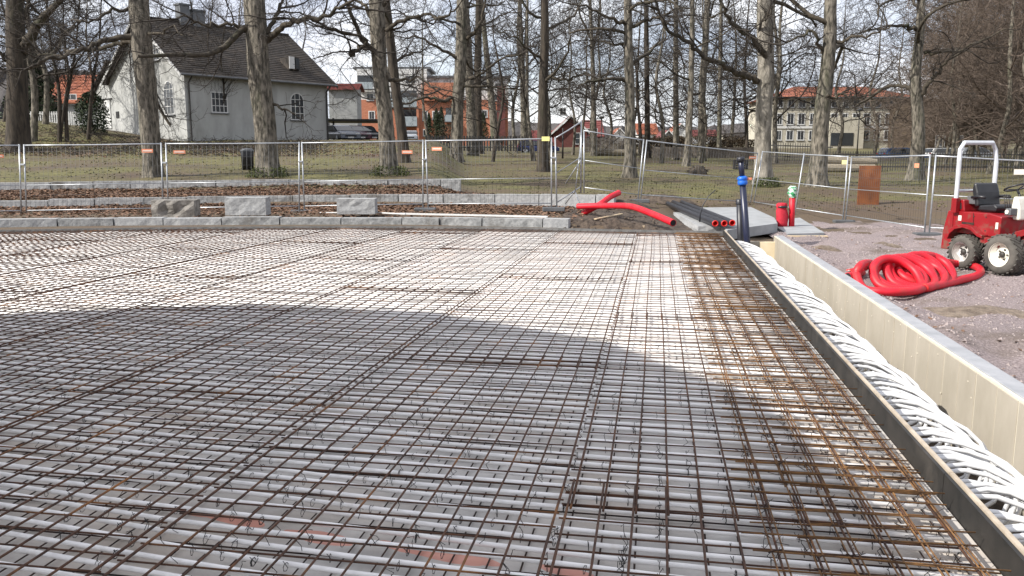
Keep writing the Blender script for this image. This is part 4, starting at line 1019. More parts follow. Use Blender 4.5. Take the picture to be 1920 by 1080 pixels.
for k, y in enumerate((-.10, .0, .10)):
    lv = MB().tube([Vector((.62, -.22 + y * .5, 1.08)), Vector((.58, -.24 + y * .5, 1.30))], .008, 6).build('lever', M['hub'], t, True); MB().lathe([(0, -.02), (.02, 0), (0, .025)], (.58, -.24 + y * .5, 1.31), (0, 0, 1), 8).build('knob', M['vinyl'], lv, True)
for z in (.50, .56, .62, .68): MB().box((-.555, 0, z + .1), (.02, .5, .022)).build('vent_slot', M['dark'], t)
for (x, z) in ((-.36, .90), (-.36, .70), (.35, .93), (.35, .70), (.10, .93)): MB().lathe([(.012, 0), (.012, .008), (0, .008)], (x, -.381, z), (0, -1, 0), 8).build('bolt', M['hub'], t)
MB().box((-.02, -.384, .80), (.26, .006, .035)).build('scuffed_stripe', M['rust_dark'], t)
# loader arm and the rusty plate in front
side_prism('loader_arm', [(1.1, .60), (2.0, .85), (2.4, .5), (2.5, .5), (2.05, .95), (1.1, .72)], -.28, -.20, 'tractor_red', .01)
side_prism('loader_arm', [(1.1, .60), (2.0, .85), (2.4, .5), (2.5, .5), (2.05, .95), (1.1, .72)], .20, .28, 'tractor_red', .01)
ybox('tool_plate', (2.3, 0, .30), (.06, 1.0, .5), 'corten', .01)

# ------------------------------------------------------------------ bandstand roof out of view behind the left shoulder: its shade lies on the slab
Hh = 5.2; sh = Hh / math.tan(SUN_EL); cc = Vector((-3.05 - math.cos(SUN_AZ) * sh, 4.35 - math.sin(SUN_AZ) * sh, 0)); RR = 4.86
bs = thing('bandstand', 'round open bandstand left of the slab', 'bandstand', cc)
MB().lathe([(RR - .1, Hh - .25), (RR, Hh - .2), (RR, Hh), (RR - .3, Hh + .05), (2.0, Hh + .9), (0, Hh + 1.1), (0, Hh - .2), (RR - .1, Hh - .25)], (0, 0, 0), (0, 0, 1), 14).build('roof', M['roof_dark'], bs)
for k in range(10):
    a = 2 * PI * k / 10; MB().tube([Vector((math.cos(a) * 4.2, math.sin(a) * 4.2, -.9)), Vector((math.cos(a) * 4.2, math.sin(a) * 4.2, Hh - .22))], .12, 12).build('column', M['white'], bs, True)
MB().lathe([(0, -.9), (4.5, -.9), (4.5, -.02), (0, -.02)], (0, 0, 0), (0, 0, 1), 48).build('platform', M['concrete'], bs)

# ------------------------------------------------------------------ trees
NP = np
def grow(rg, chains, start, d, L, r, lev, P_):
    """a branch: a crooked chain with children; chains[lev] collects (points, radii)"""
    sl, kink, up = P_['seg'][lev], P_['kink'][lev], P_['up'][lev]
    n = max(2, int(L / sl)); pts = [start]; rad = [r]; p = start; dx, dy, dz = d; x, y, z = start
    sp, cl, cr_ = P_['space'][lev], P_['clen'][lev], P_['crad'][lev]
    acc = rg.uniform(0, sp) + L * P_['bare'][lev]; g = rg.gauss
    for i in range(1, n + 1):
        dx += g(0, kink); dy += g(0, kink); dz += g(0, kink) + up
        q = 1 / math.sqrt(dx * dx + dy * dy + dz * dz); dx *= q; dy *= q; dz *= q
        x += dx * sl; y += dy * sl; z += dz * sl
        f = i / n; rr = r * (1 - .78 * f) if lev else r * (1 - .55 * f)
        pts.append((x, y, z)); rad.append(max(rr, P_['rmin']))
        if lev + 1 < P_['levels']:
            s = i * sl
            while acc < s:
                acc += sp * rg.uniform(.6, 1.4)
                # a direction off the branch
                ax, ay, az = g(0, 1), g(0, 1), g(0, P_['flat'])
                dt = ax * dx + ay * dy + az * dz; ax -= dt * dx; ay -= dt * dy; az -= dt * dz
                m_ = 1 / (math.sqrt(ax * ax + ay * ay + az * az) + 1e-6); sp_ = P_['spread'][lev]
                nd = (dx + ax * m_ * sp_, dy + ay * m_ * sp_, dz + az * m_ * sp_)
                m_ = 1 / math.sqrt(nd[0] ** 2 + nd[1] ** 2 + nd[2] ** 2); nd = (nd[0] * m_, nd[1] * m_, nd[2] * m_)
                cL = cl * rg.uniform(.5, 1.3) * (1 - .45 * f)
                grow(rg, chains, (x, y, z), nd, cL, max(min(rr * .62, cr_ * cL), P_['rmin']), lev + 1, P_)
    chains[lev].append((pts, rad))
OAK = dict(levels=4, seg=(.5, .35, .2, .16), kink=(.22, .26, .30, .32), up=(.015, .02, .03, .03), space=(.55, .27, .17, 9), clen=(2.4, 1.05, .42, 0), crad=(.016, .013, .012, 0),
           spread=(.95, 1.0, 1.0, 0), bare=(.12, .08, .05, 0), flat=.7, rmin=.0062)
FAR_OAK = dict(OAK, levels=4, space=(.75, .40, .30, 9), rmin=.011, seg=(.6, .45, .28, .25))
UPR = dict(levels=4, seg=(.6, .5, .32, .3), kink=(.10, .12, .16, .2), up=(.05, .06, .06, .05), space=(.6, .38, .28, 9), clen=(3.0, 1.3, .55, 0), crad=(.012, .010, .010, 0),
           spread=(.6, .7, .8, 0), bare=(.1, .05, .05, 0), flat=.9, rmin=.009)
def trunk_mesh(name, line, rad, seed, flare=.5, sides=18):
    """line: points from the ground up; a knobbly, ridged trunk with spreading roots"""
    rg = random.Random(seed); q = catmull(line, 8); n = len(q)
    tot = [0]
    for a, b in zip(q, q[1:]): tot.append(tot[-1] + (b - a).length)
    V = []; ph = [rg.uniform(0, 6.28) for _ in range(5)]; nr = rg.choice((4, 5, 6))
    zs = []
    m = int(tot[-1] / .22) + 1
    for i in range(m + 1):
        s = tot[-1] * i / m; j = max(0, min(n - 2, next((k for k in range(n - 1) if tot[k + 1] >= s), n - 2)))
        c = q[j].lerp(q[j + 1], (s - tot[j]) / max(tot[j + 1] - tot[j], 1e-6)); f = s / tot[-1]
        r = lerp(rad[0], rad[1], f ** .8) if len(rad) == 2 else prof([(k / (len(rad) - 1), v) for k, v in enumerate(rad)], f)
        e = math.exp(-max(0, s) / .42)
        for k in range(sides):
            a = 2 * PI * k / sides
            rr = r * (1 + .045 * math.sin(3 * a + ph[0] + s * .5) + .03 * math.sin(7 * a + ph[1] + s * 1.3) + .025 * math.sin(s * 2.1 + ph[2] + a) + rg.uniform(-.018, .018)) + r * flare * 1.35 * e * (.55 + .45 * math.cos(nr * a + ph[3])) * (1 + .3 * math.sin(2 * a + ph[4])) 
            V.append((c.x + rr * math.cos(a), c.y + rr * math.sin(a), c.z))
    i = np.arange(m)[:, None] * sides; k = np.arange(sides); k2 = (k + 1) % sides
    Q = np.stack([i + k, i + k2, i + k2 + sides, i + k + sides], -1).reshape(-1, 4)
    return fast_mesh(name, V, Q)
def chains_mesh(name, levs, sides, m):
    Vs, Fs, off = [], [], 0
    for ch, sd in zip(levs, sides):
        if not ch: continue
        V, Q, C = tube_arrays(ch, sd); Vs.append(V); Fs.append(Q + off); off += len(V)
    return fast_mesh(name, np.concatenate(Vs), Fs)
def tree(name, label, line, rad, limbs, P_, seed, bark, twig, flare=.5, group=None, auto=6, hmin=2.5, autoL=(3.5, 6), sides=18, top=None, cat='tree', moss=False, bgd=False):
    """line: world points of the trunk axis, root first; limbs: (points, r) drawn ones; auto: more limbs grown at random"""
    rg = random.Random(seed); base = line[0].copy(); line = [p - base for p in line]
    line[0] = line[0] - Vector((0, 0, .15))
    o = thing(name, label, cat, base, group=group)
    link('trunk', trunk_mesh('trunk', line, rad, seed, flare, sides), M[bark], o)
    chains = [[] for _ in range(P_['levels'])]; big = []
    for pts, r in limbs:
        pts = [Vector(p) - base for p in pts]; q = catmull(pts, 5); n = len(q)
        q = [p + Vector((rg.gauss(0, .05), rg.gauss(0, .05), rg.gauss(0, .05))) if 0 < i < n - 1 else p for i, p in enumerate(q)]
        big.append(([tuple(p) for p in q], [r * (1 - .72 * i / (n - 1)) for i in range(n)]))
        for i in range(1, n):
            a, b = q[i - 1], q[i]; d = (b - a).normalized(); k = int((b - a).length / .42 + rg.random())
            for _ in range(k):
                p = a.lerp(b, rg.random()); ang = rg.uniform(0, 6.28); per = Vector((rg.gauss(0, 1), rg.gauss(0, 1), rg.gauss(0, P_['flat'])))
                nd = (d * .8 + per.normalized()).normalized(); cL = P_['clen'][0] * rg.uniform(.5, 1.2)
                grow(rg, chains, tuple(p), tuple(nd), cL, min(r * .5, P_['crad'][0] * cL), 1, P_)
        d = (q[-1] - q[-2]).normalized(); grow(rg, chains, tuple(q[-1]), tuple(d), 1.6, r * .26, 1, P_)
    H = line[-1].z; tq = catmull(line, 8)
    for k in range(auto):
        z = hmin + (H - hmin) * ((k + rg.uniform(.1, .9)) / auto)
        p = min(tq, key=lambda v: abs(v.z - z)); a = k * 2.4 + rg.uniform(-.5, .5) + seed
        d = (math.cos(a), math.sin(a), rg.uniform(-.05, .55)); L_ = rg.uniform(*autoL) * (1.0 - .4 * (z - hmin) / max(H - hmin, 1))
        fr = max(0, min(1, z / H)); rt = lerp(rad[0], rad[-1], fr)
        grow(rg, chains, tuple(p), d, L_, min(rt * .42, .022 * L_ + .02), 0, P_)
    lmat = M['bark_limb']
    if not bgd:
        for c_ in big: link('limb', chains_mesh('limb', [[c_]], [8], None), lmat, o)
        for c_ in chains[0]: link('limb', chains_mesh('limb', [[c_]], [6], None), lmat, o)
        cr_ = chains_mesh('crown', chains[1:], [4, 3, 3], None); link('crown', cr_, M[twig], o)
    else:
        cr_ = chains_mesh('crown', chains, [5, 3, 3, 3], None); link('crown', cr_, M[twig], o)
    return o
def TL(D, *pts):            # a trunk axis through pixels at one distance (root first)
    return [PD(x, y, D + (p[0] if p else 0)) for x, y, *p in pts]
def at_ground(px, py):      # distance at which the ground shows at that pixel
    return hit(px, py)
import time; T0 = time.time()
def main_tree(label, base, top, rpx, limbs, seed, bark='bark', twig='twig', P_=OAK, mids=(), **kw):
    b = at_ground(*base); D = b.y; s = D / 1550
    line = [b] + [PD(x, y, D) for x, y in mids] + [PD(top[0], top[1], D)]
    e = line[-1] - line[-2]; e.normalize(); H = line[-1].z - b.z
    line.append(line[-1] + e * 3.0 + Vector((.3 * math.sin(seed), .3, 0))); line.append(line[-1] + e * 3.0)
    rad = [rpx[0] * s / 2, lerp(rpx[0], rpx[1], .6) * s / 2, rpx[1] * s / 2, rpx[1] * s / 2 * .8, rpx[1] * s / 2 * .5]
    lm = []
    for r, pts in limbs:
        lm.append(([PD(x, y, D + (p[0] if p else .0)) for x, y, *p in pts], r * s / 2))
    return tree('oak_tree', label, line, rad, lm, P_, seed, bark, twig, **kw)
main_tree('thick dark forked oak at the far left edge of the picture', (34, 283), (28, 0), (42, 30), [
    (20, [(44, 96), (62, 60, -.3), (84, 30, -.6), (112, 0, -.9), (150, -40, -1.2)]), (9, [(38, 70), (46, 35, .5), (52, 0, .8), (60, -50, 1)]),
    (7, [(20, 120), (-10, 90, -.5), (-50, 70, -1)])], 1, 'bark_dark', mids=((33, 150), (30, 80)), auto=7, hmin=3.6, autoL=(3, 6))
main_tree('leaning furrowed oak whose long boughs reach left across the white house', (287, 331), (261, 0), (34, 35), [
    (12, [(258, 62), (215, 72, -.3), (175, 82, -.8), (130, 100, -1.3), (85, 112, -2), (50, 130, -2.4)]),
    (10, [(262, 85), (225, 80, .3), (190, 92, .8), (150, 92, 1.0), (110, 105, 1.5), (70, 96, 2)]),
    (7, [(250, 18), (205, 22, -.5), (180, 38, -1), (150, 40, -1.3), (120, 62, -2)]),
    (6, [(262, 60), (300, 62, -.5), (325, 55, -1), (350, 70, -1.4)])], 2, 'bark', mids=((280, 230), (272, 150), (266, 70)), auto=6, hmin=4.6)
main_tree('stout grey oak with mossy foot standing before the corner of the white house', (503, 329), (477, 0), (40, 38), [
    (13, [(498, 75), (522, 55, -.3), (560, 36, -.7), (600, 34, -1.2), (640, 14, -1.6), (690, -10, -2)]),
    (9, [(500, 62), (520, 22, .3), (535, -10, .6), (560, -50, 1)]), (6, [(505, 190), (535, 205, -.4), (552, 212, -.6)]),
    (7, [(468, 60), (430, 45, -.5), (390, 50, -1), (350, 30, -1.5), (320, 38, -2)])], 3, 'bark', mids=((497, 240), (488, 150), (482, 70)), auto=6, hmin=4.8)
main_tree('tall oak with bright mossy base left of the brick flats', (731, 327), (706, 0), (29, 27), [
    (10, [(702, 92), (672, 88, -.4), (658, 102, -.7), (690, 80, -1), (650, 60, -1.4), (600, 50, -1.8)]),
    (9, [(715, 60), (750, 40, -.5), (790, 28, -1), (830, 30, -1.6), (860, 10, -2)]), (8, [(718, 130), (745, 150, -.6), (790, 150, -1.2), (830, 168, -1.8)]),
    (8, [(700, 40), (680, 10, .5), (650, -20, 1), (600, -30, 1.5)])], 4, 'bark', mids=((722, 220), (713, 130), (708, 60)), auto=7, hmin=4.4)
main_tree('dark leaning trunk directly behind the mossy oak', (760, 305), (722, 0), (20, 16), [(6, [(732, 120), (770, 100, .4), (800, 96, .8)])], 5, 'bark_dark', mids=((752, 235), (740, 150)), auto=5, hmin=5)
main_tree('oak with low twisted boughs in front of the brick flats', (856, 300), (866, 0), (23, 20), [
    (9, [(862, 80), (890, 60, -.3), (905, 30, -.5), (915, -20, -.8)]), (8, [(858, 175), (835, 190, -.5), (800, 182, -.9), (765, 196, -1.3), (735, 190, -1.6)]),
    (7, [(866, 110), (830, 95, -.5), (790, 70, -.9), (760, 72, -1.2)]), (7, [(868, 150), (900, 140, -.5), (940, 110, -.8), (980, 100, -1.2)])], 6, 'bark', mids=((858, 200), (864, 100)), auto=7, hmin=4)
main_tree('slim grey trunk close behind the oak with twisted boughs', (886, 292), (872, 0), (19, 15), [], 7, 'bark', FAR := 'twig', P_=FAR_OAK, mids=((882, 180),), auto=7, hmin=5)
main_tree('straight slim trunk between the two leaning ones by the flats', (898, 288), (898, 0), (15, 13), [], 8, 'bark_dark', mids=((896, 150),), P_=FAR_OAK, auto=6, hmin=6)
main_tree('slim trunk slanting to the left before the right end of the flats', (931, 282), (903, 0), (17, 10), [], 9, 'bark', mids=((920, 170), (912, 100)), P_=FAR_OAK, auto=6, hmin=5)
main_tree('double tipped slim tree right of the brick flats', (984, 280), (974, 0), (14, 9), [(5, [(980, 130), (986, 60), (988, 0), (990, -40)])], 10, 'bark', mids=((980, 150),), P_=FAR_OAK, auto=7, hmin=5)
main_tree('dark straight oak just left of the fence corner', (1018, 322), (1020, 0), (22, 15), [
    (6, [(1016, 110), (990, 92, -.4), (965, 70, -.8), (930, 60, -1)]), (6, [(1024, 140), (1060, 150, -.3), (1100, 138, -.6), (1130, 150, -1)])], 11, 'bark_dark', mids=((1018, 200), (1021, 90)), auto=6, hmin=4.4)
main_tree('slim grey tree left of the bleached log', (1114, 292), (1106, 0), (12, 7), [(5, [(1110, 75), (1085, 20, 0), (1075, -20, 0)]), (5, [(1112, 90), (1122, 40), (1124, -20)])], 12, 'bark', mids=((1112, 150),), P_=FAR_OAK, auto=9, hmin=5)
main_tree('straight grey oak behind the leaning fence posts', (1181, 333), (1177, 0), (23, 15), [
    (8, [(1176, 150), (1150, 148, -.4), (1120, 150, -.7), (1090, 158, -1)]), (8, [(1176, 45), (1150, 38, -.4), (1110, 18, -.8), (1060, 5, -1.2)]),
    (7, [(1184, 50), (1215, 38, -.3), (1240, 30, -.6), (1275, 12, -1)]), (6, [(1176, 85), (1145, 82, .4), (1125, 78, .7)])], 13, 'bark', mids=((1181, 200), (1179, 100)), auto=7, hmin=4.2)
main_tree('slim dark trunk right behind the straight grey oak', (1214, 296), (1212, 0), (11, 9), [], 14, 'bark_dark', mids=((1213, 150),), P_=FAR_OAK, auto=7, hmin=5)
main_tree('slim mossy trunk with short stubs right of the leaning posts', (1268, 300), (1268, 0), (12, 9), [], 15, 'bark', mids=((1267, 150),), P_=FAR_OAK, auto=8, hmin=5)
main_tree('crooked grey trunk leaning behind the root stump', (1286, 312), (1298, 0), (13, 9), [], 16, 'bark', mids=((1292, 240), (1296, 150)), P_=FAR_OAK, auto=6, hmin=5)
main_tree('upright grey trunk just right of the root stump', (1316, 302), (1326, 0), (14, 12), [(5, [(1320, 60), (1335, 20), (1345, -30)])], 17, 'bark', mids=((1316, 200), (1321, 100)), P_=FAR_OAK, auto=8, hmin=5)
main_tree('slender trunk left of the pale ash tree', (1348, 296), (1352, 0), (9, 7), [], 18, 'bark', mids=((1350, 150),), P_=FAR_OAK, auto=7, hmin=5)
main_tree('broad pale ash tree with heavy dark boughs sweeping up to the left', (1432, 346), (1434, 0), (30, 29), [
    (12, [(1420, 152), (1395, 142, -.4), (1360, 125, -.9), (1320, 106, -1.2), (1290, 80, -1.5), (1252, 55, -1.9), (1240, 28, -2.1), (1228, 0, -2.3)]),
    (13, [(1444, 112), (1425, 92, -.5), (1405, 68, -.8), (1378, 50, -1.1), (1362, 25, -1.3), (1352, -5, -1.5)]),
    (6, [(1424, 66), (1432, 40, -.6), (1446, 20, -.7), (1455, -10, -.8)])], 19, 'bark_pale', mids=((1431, 250), (1436, 150), (1435, 70)), auto=4, hmin=6.5, sides=24)
main_tree('broad grey oak swaying right, between the ash and the rusty plate', (1532, 350), (1557, 0), (34, 22), [
    (7, [(1542, 100), (1520, 60, -.3), (1495, 72, -.6), (1460, 85, -1)]), (7, [(1564, 75), (1600, 72, -.5), (1640, 62, -.9), (1670, 48, -1.3)]),
    (6, [(1535, 180), (1560, 182, -.4), (1600, 180, -.6), (1640, 176, -1)])], 20, 'bark', mids=((1540, 230), (1548, 150), (1556, 70)), auto=7, hmin=4, sides=22)
main_tree('forked grey oak right of the rusty plate', (1716, 338), (1728, 0), (28, 15), [
    (10, [(1724, 190), (1738, 160, -.3), (1758, 140, -.5), (1770, 118, -.8), (1800, 100, -1)]), (8, [(1718, 55), (1695, 48, -.4), (1665, 52, -.8), (1620, 60, -1.2)]),
    (7, [(1732, 100), (1780, 98, -.5), (1830, 80, -1), (1890, 55, -1.5)])], 21, 'bark', mids=((1722, 240), (1716, 150), (1724, 70)), auto=7, hmin=4)
# multi-stemmed saplings before the house
def sapling(label, base, stems, seed, twig='twig', grp=None):
    b = at_ground(*base); D = b.y; o = thing('sapling', label, 'young tree', b, group=grp); rg = random.Random(seed); chains = [[] for _ in range(4)]; big = []
    PS = dict(UPR, rmin=.008, space=(.7, .45, .35, 9), clen=(2.2, 1.1, .5, 0), up=(.03, .04, .04, .04))
    for pts, r in stems:
        q = catmull([b] + [PD(x, y, D) for x, y in pts], 6); q = [p - b for p in q]; n = len(q); rr = r * D / 1550 / 2
        big.append(([tuple(p) for p in q], [rr * (1 - .75 * i / (n - 1)) for i in range(n)]))
        for i in range(2, n):
            for _ in range(2 if i > n * .3 else 0):
                d = (q[i] - q[i - 1]).normalized(); per = Vector((rg.gauss(0, 1), rg.gauss(0, 1), rg.gauss(.3, .5))).normalized(); nd = (d + per * .8).normalized(); L_ = rg.uniform(.8, 2.6)
                grow(rg, chains, tuple(q[i]), tuple(nd), L_, min(rr * .4, .012 * L_), 1, PS)
    link('stem', chains_mesh('stem', [big], [7], None), M['bark_dark'], o)
    link('crown', chains_mesh('crown', chains[1:], [3, 3, 3], None), M[twig], o)
sapling('young tree with two slanting stems before the picket fence', (112, 266), [(((112, 200), (108, 150), (96, 90), (86, 0)), 9), (((122, 190), (128, 140), (120, 60), (118, -10)), 6)], 41)
sapling('young tree with a pale stem beside the orange roof', (126, 266), [(((124, 200), (132, 150), (142, 90), (150, -10)), 8)], 42)
sapling('slim dark tree right before the orange tiled roof', (166, 262), [(((170, 200), (175, 150), (186, 80), (190, -10)), 8), (((172, 190), (200, 130), (240, 100)), 4)], 43)
sapling('clump of slim dark stems against the gable of the white house', (368, 262), [(((352, 215), (332, 150), (312, 100), (300, 30)), 8), (((372, 200), (362, 140), (366, 60), (352, -20)), 8), (((385, 210), (378, 150), (392, 60), (400, -10)), 6)], 44)
sapling('sapling before the small windows of the white house', (412, 262), [(((414, 220), (420, 170), (415, 100), (430, 0)), 5), (((404, 220), (398, 180), (390, 100), (392, 10)), 5)], 45)
sapling('thin dark sapling left of the stout grey oak', (438, 262), [(((440, 210), (450, 160), (448, 80), (455, 0)), 4)], 46)

# background trees: a few kinds grown once, then copied
def bg_proto(seed, P_, H, r, bark, twig, auto, autoL, hmin, nm='bare_tree'):
    rg = random.Random(seed); line = [Vector((0, 0, 0))]; x = y = 0
    for k in range(1, 6): x += rg.gauss(0, .45); y += rg.gauss(0, .45); line.append(Vector((x, y, H * k / 5)))
    return tree(nm, 'x', line, [r, r * .8, r * .6, r * .35, r * .12], [], P_, seed, bark, twig, flare=.35, auto=auto, hmin=hmin, autoL=autoL, sides=10, bgd=True)
BG = dict(FAR_OAK, rmin=.0115, space=(.55, .36, .30, 9), seg=(.7, .5, .35, .3))
BG2 = dict(UPR, rmin=.0115, space=(.55, .36, .30, 9), seg=(.8, .6, .4, .35), clen=(3.0, 1.5, .7, 0))
BR = dict(UPR, rmin=.0115, space=(.5, .30, .24, 9), seg=(.8, .6, .4, .35), clen=(3.2, 1.7, .8, 0), up=(.05, .04, .03, .03), kink=(.12, .15, .2, .24), spread=(.7, .8, .9, 0))
protos = {'oak': [bg_proto(101, BG, 18, .21, 'bark', 'twig', 22, (5, 7.5), 2.6), bg_proto(102, BG, 15, .18, 'bark_dark', 'twig', 20, (3.5, 6), 2.2), bg_proto(103, BG2, 18, .17, 'bark', 'twig', 22, (3.5, 6), 2.4)],
          'brown': [bg_proto(104, BR, 17, .15, 'bark', 'twig_brown', 24, (3.5, 6), 1.4), bg_proto(105, BR, 15, .13, 'bark', 'twig_brown', 22, (3, 5.5), 1.0)]}
used = set()
def place_bg(kind, i, x, y, s, rz, label, group):
    p = protos[kind][i % len(protos[kind])]
    o = p if p.name not in used else copy_tree(p)
    used.add(p.name)
    o.location = (x, y, ground(x, y) - .05); o.scale = (s, s, s * 1.0); o.rotation_euler.z = rz
    o['label'] = label; o['group'] = group; return o
rg = random.Random(77)
Z = [  # pixel range, distance range, count, kind, label, group
    (640, 760, 66, 78, 1, 'oak', 'bare tree standing between the stout oak and the brick flats', 'bare trees in front of the brick flats'),
    (770, 960, 62, 88, 2, 'oak', 'bare tree among the trunks right before the brick flats', 'bare trees before the right half of the flats'),
    (960, 1080, 60, 90, 4, 'oak', 'bare tree between the flats and the red gabled house', 'bare trees left of the red house'),
    (1060, 1250, 62, 100, 6, 'oak', 'bare tree before the far board fence and distant roofs', 'bare trees before the distant roofs'),
    (1240, 1440, 58, 100, 7, 'oak', 'bare tree in the dense row left of the cream building', 'bare trees left of the cream building'),
    (1440, 1720, 66, 100, 5, 'oak', 'bare tree in front of the cream building with red roof', 'bare trees before the cream building'),
    (1765, 1990, 42, 75, 17, 'brown', 'brown twigged tree in the thicket at the right', 'brown thicket trees at the right'),
    (1740, 2050, 75, 110, 14, 'brown', 'far brown tree of the wood behind the dark railing', 'far brown trees at the right'),
    (10, 330, 85, 110, 6, 'oak', 'bare tree behind the orange tiled house', 'bare trees behind the orange tiled house'),
    (-60, 120, 50, 66, 4, 'oak', 'bare tree behind the forked oak at the left edge', 'bare trees at the left edge'),
    (330, 620, 85, 110, 4, 'oak', 'bare tree behind the roof of the white house', 'bare trees behind the white house')]
NTH = ['first', 'second', 'third', 'fourth', 'fifth', 'sixth', 'seventh', 'eighth', 'ninth', 'tenth', 'eleventh', 'twelfth', 'thirteenth', 'fourteenth', 'fifteenth', 'sixteenth', 'seventeenth', 'eighteenth', 'nineteenth', 'twentieth', 'last but one', 'last']
for (p0, p1, d0, d1, n, kind, lab, grp) in Z:
    for k in range(n):
        px = lerp(p0, p1, (k + rg.uniform(.15, .85)) / n); D = rg.uniform(d0, d1); x = (px - 960) / 1569 * D
        place_bg(kind, rg.randrange(3), x, D, rg.uniform(.8, 1.12), rg.uniform(0, 6.28), '%s from the left of the %s' % (NTH[k], grp), grp)
for l_ in protos.values():
    for p in l_:
        if p.name not in used:
            for c in list(p.children): bpy.data.objects.remove(c)
            bpy.data.objects.remove(p)
print('trees', round(time.time() - T0, 1))
# ------------------------------------------------------------------ evergreens, hedges, hills
def leafy(name, label, px, py, w, h, seed, m='hedge', n=1500, leafs=.14, shape='cone', cat='bush', grp=None, D=None):
    p = hit(px, py) if D is None else PD(px, py, D); rg = random.Random(seed); V = []; Fs = []
    for k in range(n):
        t = rg.random() ** .8
        if shape == 'cone': rr = w / 2 * (1 - t) ** .7 * (1 + .25 * math.sin(t * 30 + k % 7))
        elif shape == 'box': rr = w / 2
        else: rr = w / 2 * math.sqrt(max(.02, 1 - (2 * t - 1) ** 2)) * (1 + .2 * math.sin(k % 11))
        a = rg.uniform(0, 6.28); q = rr * rg.random() ** .35; z = t * h
        c = Vector((math.cos(a) * q, math.sin(a) * q * .8, z)); o_ = len(V); s = leafs * rg.uniform(.6, 1.4)
        e = Vector((rg.gauss(0, 1), rg.gauss(0, 1), rg.gauss(0, .6))).normalized() * s; f = Vector((rg.gauss(0, 1), rg.gauss(0, 1), rg.gauss(.6, .6))).normalized() * s
        V += [tuple(c - e), tuple(c + f * .8), tuple(c + e), tuple(c - f * .4)]; Fs.append((o_, o_ + 1, o_ + 2, o_ + 3))
    o = thing(name, label, cat, p, group=grp)
    link('foliage', fast_mesh('foliage', V, np.array(Fs), False), M[m], o)
    MB().tube([Vector((0, 0, -.1)), Vector((0, 0, h * .5))], [.12, .03], 6).build('trunk', M['bark_dark'], o)
    return o
leafy('spruce_tree', 'tall dark spruce behind the forked oak at the left edge', 66, 238, 4.8, 7.2, 1, n=11000, leafs=.18, cat='tree', D=72)
leafy('yew_bush', 'dark rounded yew in front of the white door', 176, 266, 2.1, 3.3, 2, n=3500, leafs=.09, shape='ball', D=57)
leafy('thuja_bush', 'narrow green thuja left of the dark pair by the flats', 805, 262, 1.5, 4.0, 3, n=2500, leafs=.1, m='hedge', cat='bush', D=128)
leafy('thuja_bush', 'tall dark thuja, left one of the pair before the flats', 819, 263, 1.8, 4.8, 4, n=3000, leafs=.1, D=128)
leafy('thuja_bush', 'tall dark thuja, right one of the pair before the flats', 828, 263, 1.9, 5.0, 5, n=3000, leafs=.1, D=128)
leafy('thuja_bush', 'dark thuja at the right end of the brick flats', 906, 264, 2.0, 4.2, 6, n=3000, leafs=.1, D=128)
leafy('brown_bush', 'brown beech bush beneath the windows of the flats', 842, 268, 3.0, 2.8, 7, m='hedge_brown', n=2500, leafs=.1, shape='ball', D=128)
for k, (x, w, h, lab) in enumerate(((1310, 9, 1.9, 'clipped brown beech hedge right of the leaning posts'), (1235, 5, 1.7, 'low brown hedge behind the leaning posts'), (1385, 6, 1.6, 'brown hedge left of the pale ash trunk'))):
    p = hit(x, 292); rg = random.Random(50 + k); V = []; Fs = []
    for i in range(3500):
        c = Vector((rg.uniform(-w / 2, w / 2), rg.uniform(-.6, .6), h * rg.random() ** .7)); o_ = len(V)
        e = Vector((rg.gauss(0, 1), rg.gauss(0, 1), rg.gauss(0, 1))).normalized() * .09; f = Vector((rg.gauss(0, 1), rg.gauss(0, 1), rg.gauss(0, 1))).normalized() * .09
        V += [tuple(c - e), tuple(c + f), tuple(c + e), tuple(c - f * .5)]; Fs.append((o_, o_ + 1, o_ + 2, o_ + 3))
    tag(link('beech_hedge', fast_mesh('beech_hedge', V, np.array(Fs), False), M['hedge_brown'], loc=p), lab, 'hedge')
# far wooded ridges
def ridge(name, label, prof_, D, seed, base_py=300):
    rg = random.Random(seed); mb = MB(); x = prof_[0][0]; row = []
    xs = np.arange(prof_[0][0], prof_[-1][0], 6)
    for x in xs:
        y = prof(prof_, x) + rg.uniform(-1.6, 1.6); row.append(PD(x, y, D + rg.uniform(-4, 4)))
    n = len(row)
    for p in row: mb.v.append((p.x * .93, p.y - 60, 0))
    for p in row: mb.v.append((p.x * .97, p.y - 25, p.z * .72))
    for p in row: mb.v.append(tuple(p))
    for p in row: mb.v.append((p.x, p.y + 80, 0))
    for i in range(n - 1):
        for k in range(3): mb.f.append((k * n + i, k * n + i + 1, (k + 1) * n + i + 1, (k + 1) * n + i))
    tag(mb.build(name, M['hill'], smooth=False), label, kind='structure')
ridge('wooded_hill', 'brown wooded hill behind the orange tiled house', [(-700, 150), (-200, 120), (0, 128), (80, 134), (140, 130), (200, 136), (330, 150), (520, 200), (700, 240)], 380, 1)
ridge('distant_hills', 'low distant ridge on the horizon', [(-2200, 215), (600, 222), (900, 225), (1050, 232), (1150, 236), (1300, 238), (1450, 228), (1700, 200), (2100, 190), (4000, 210)], 700, 2)

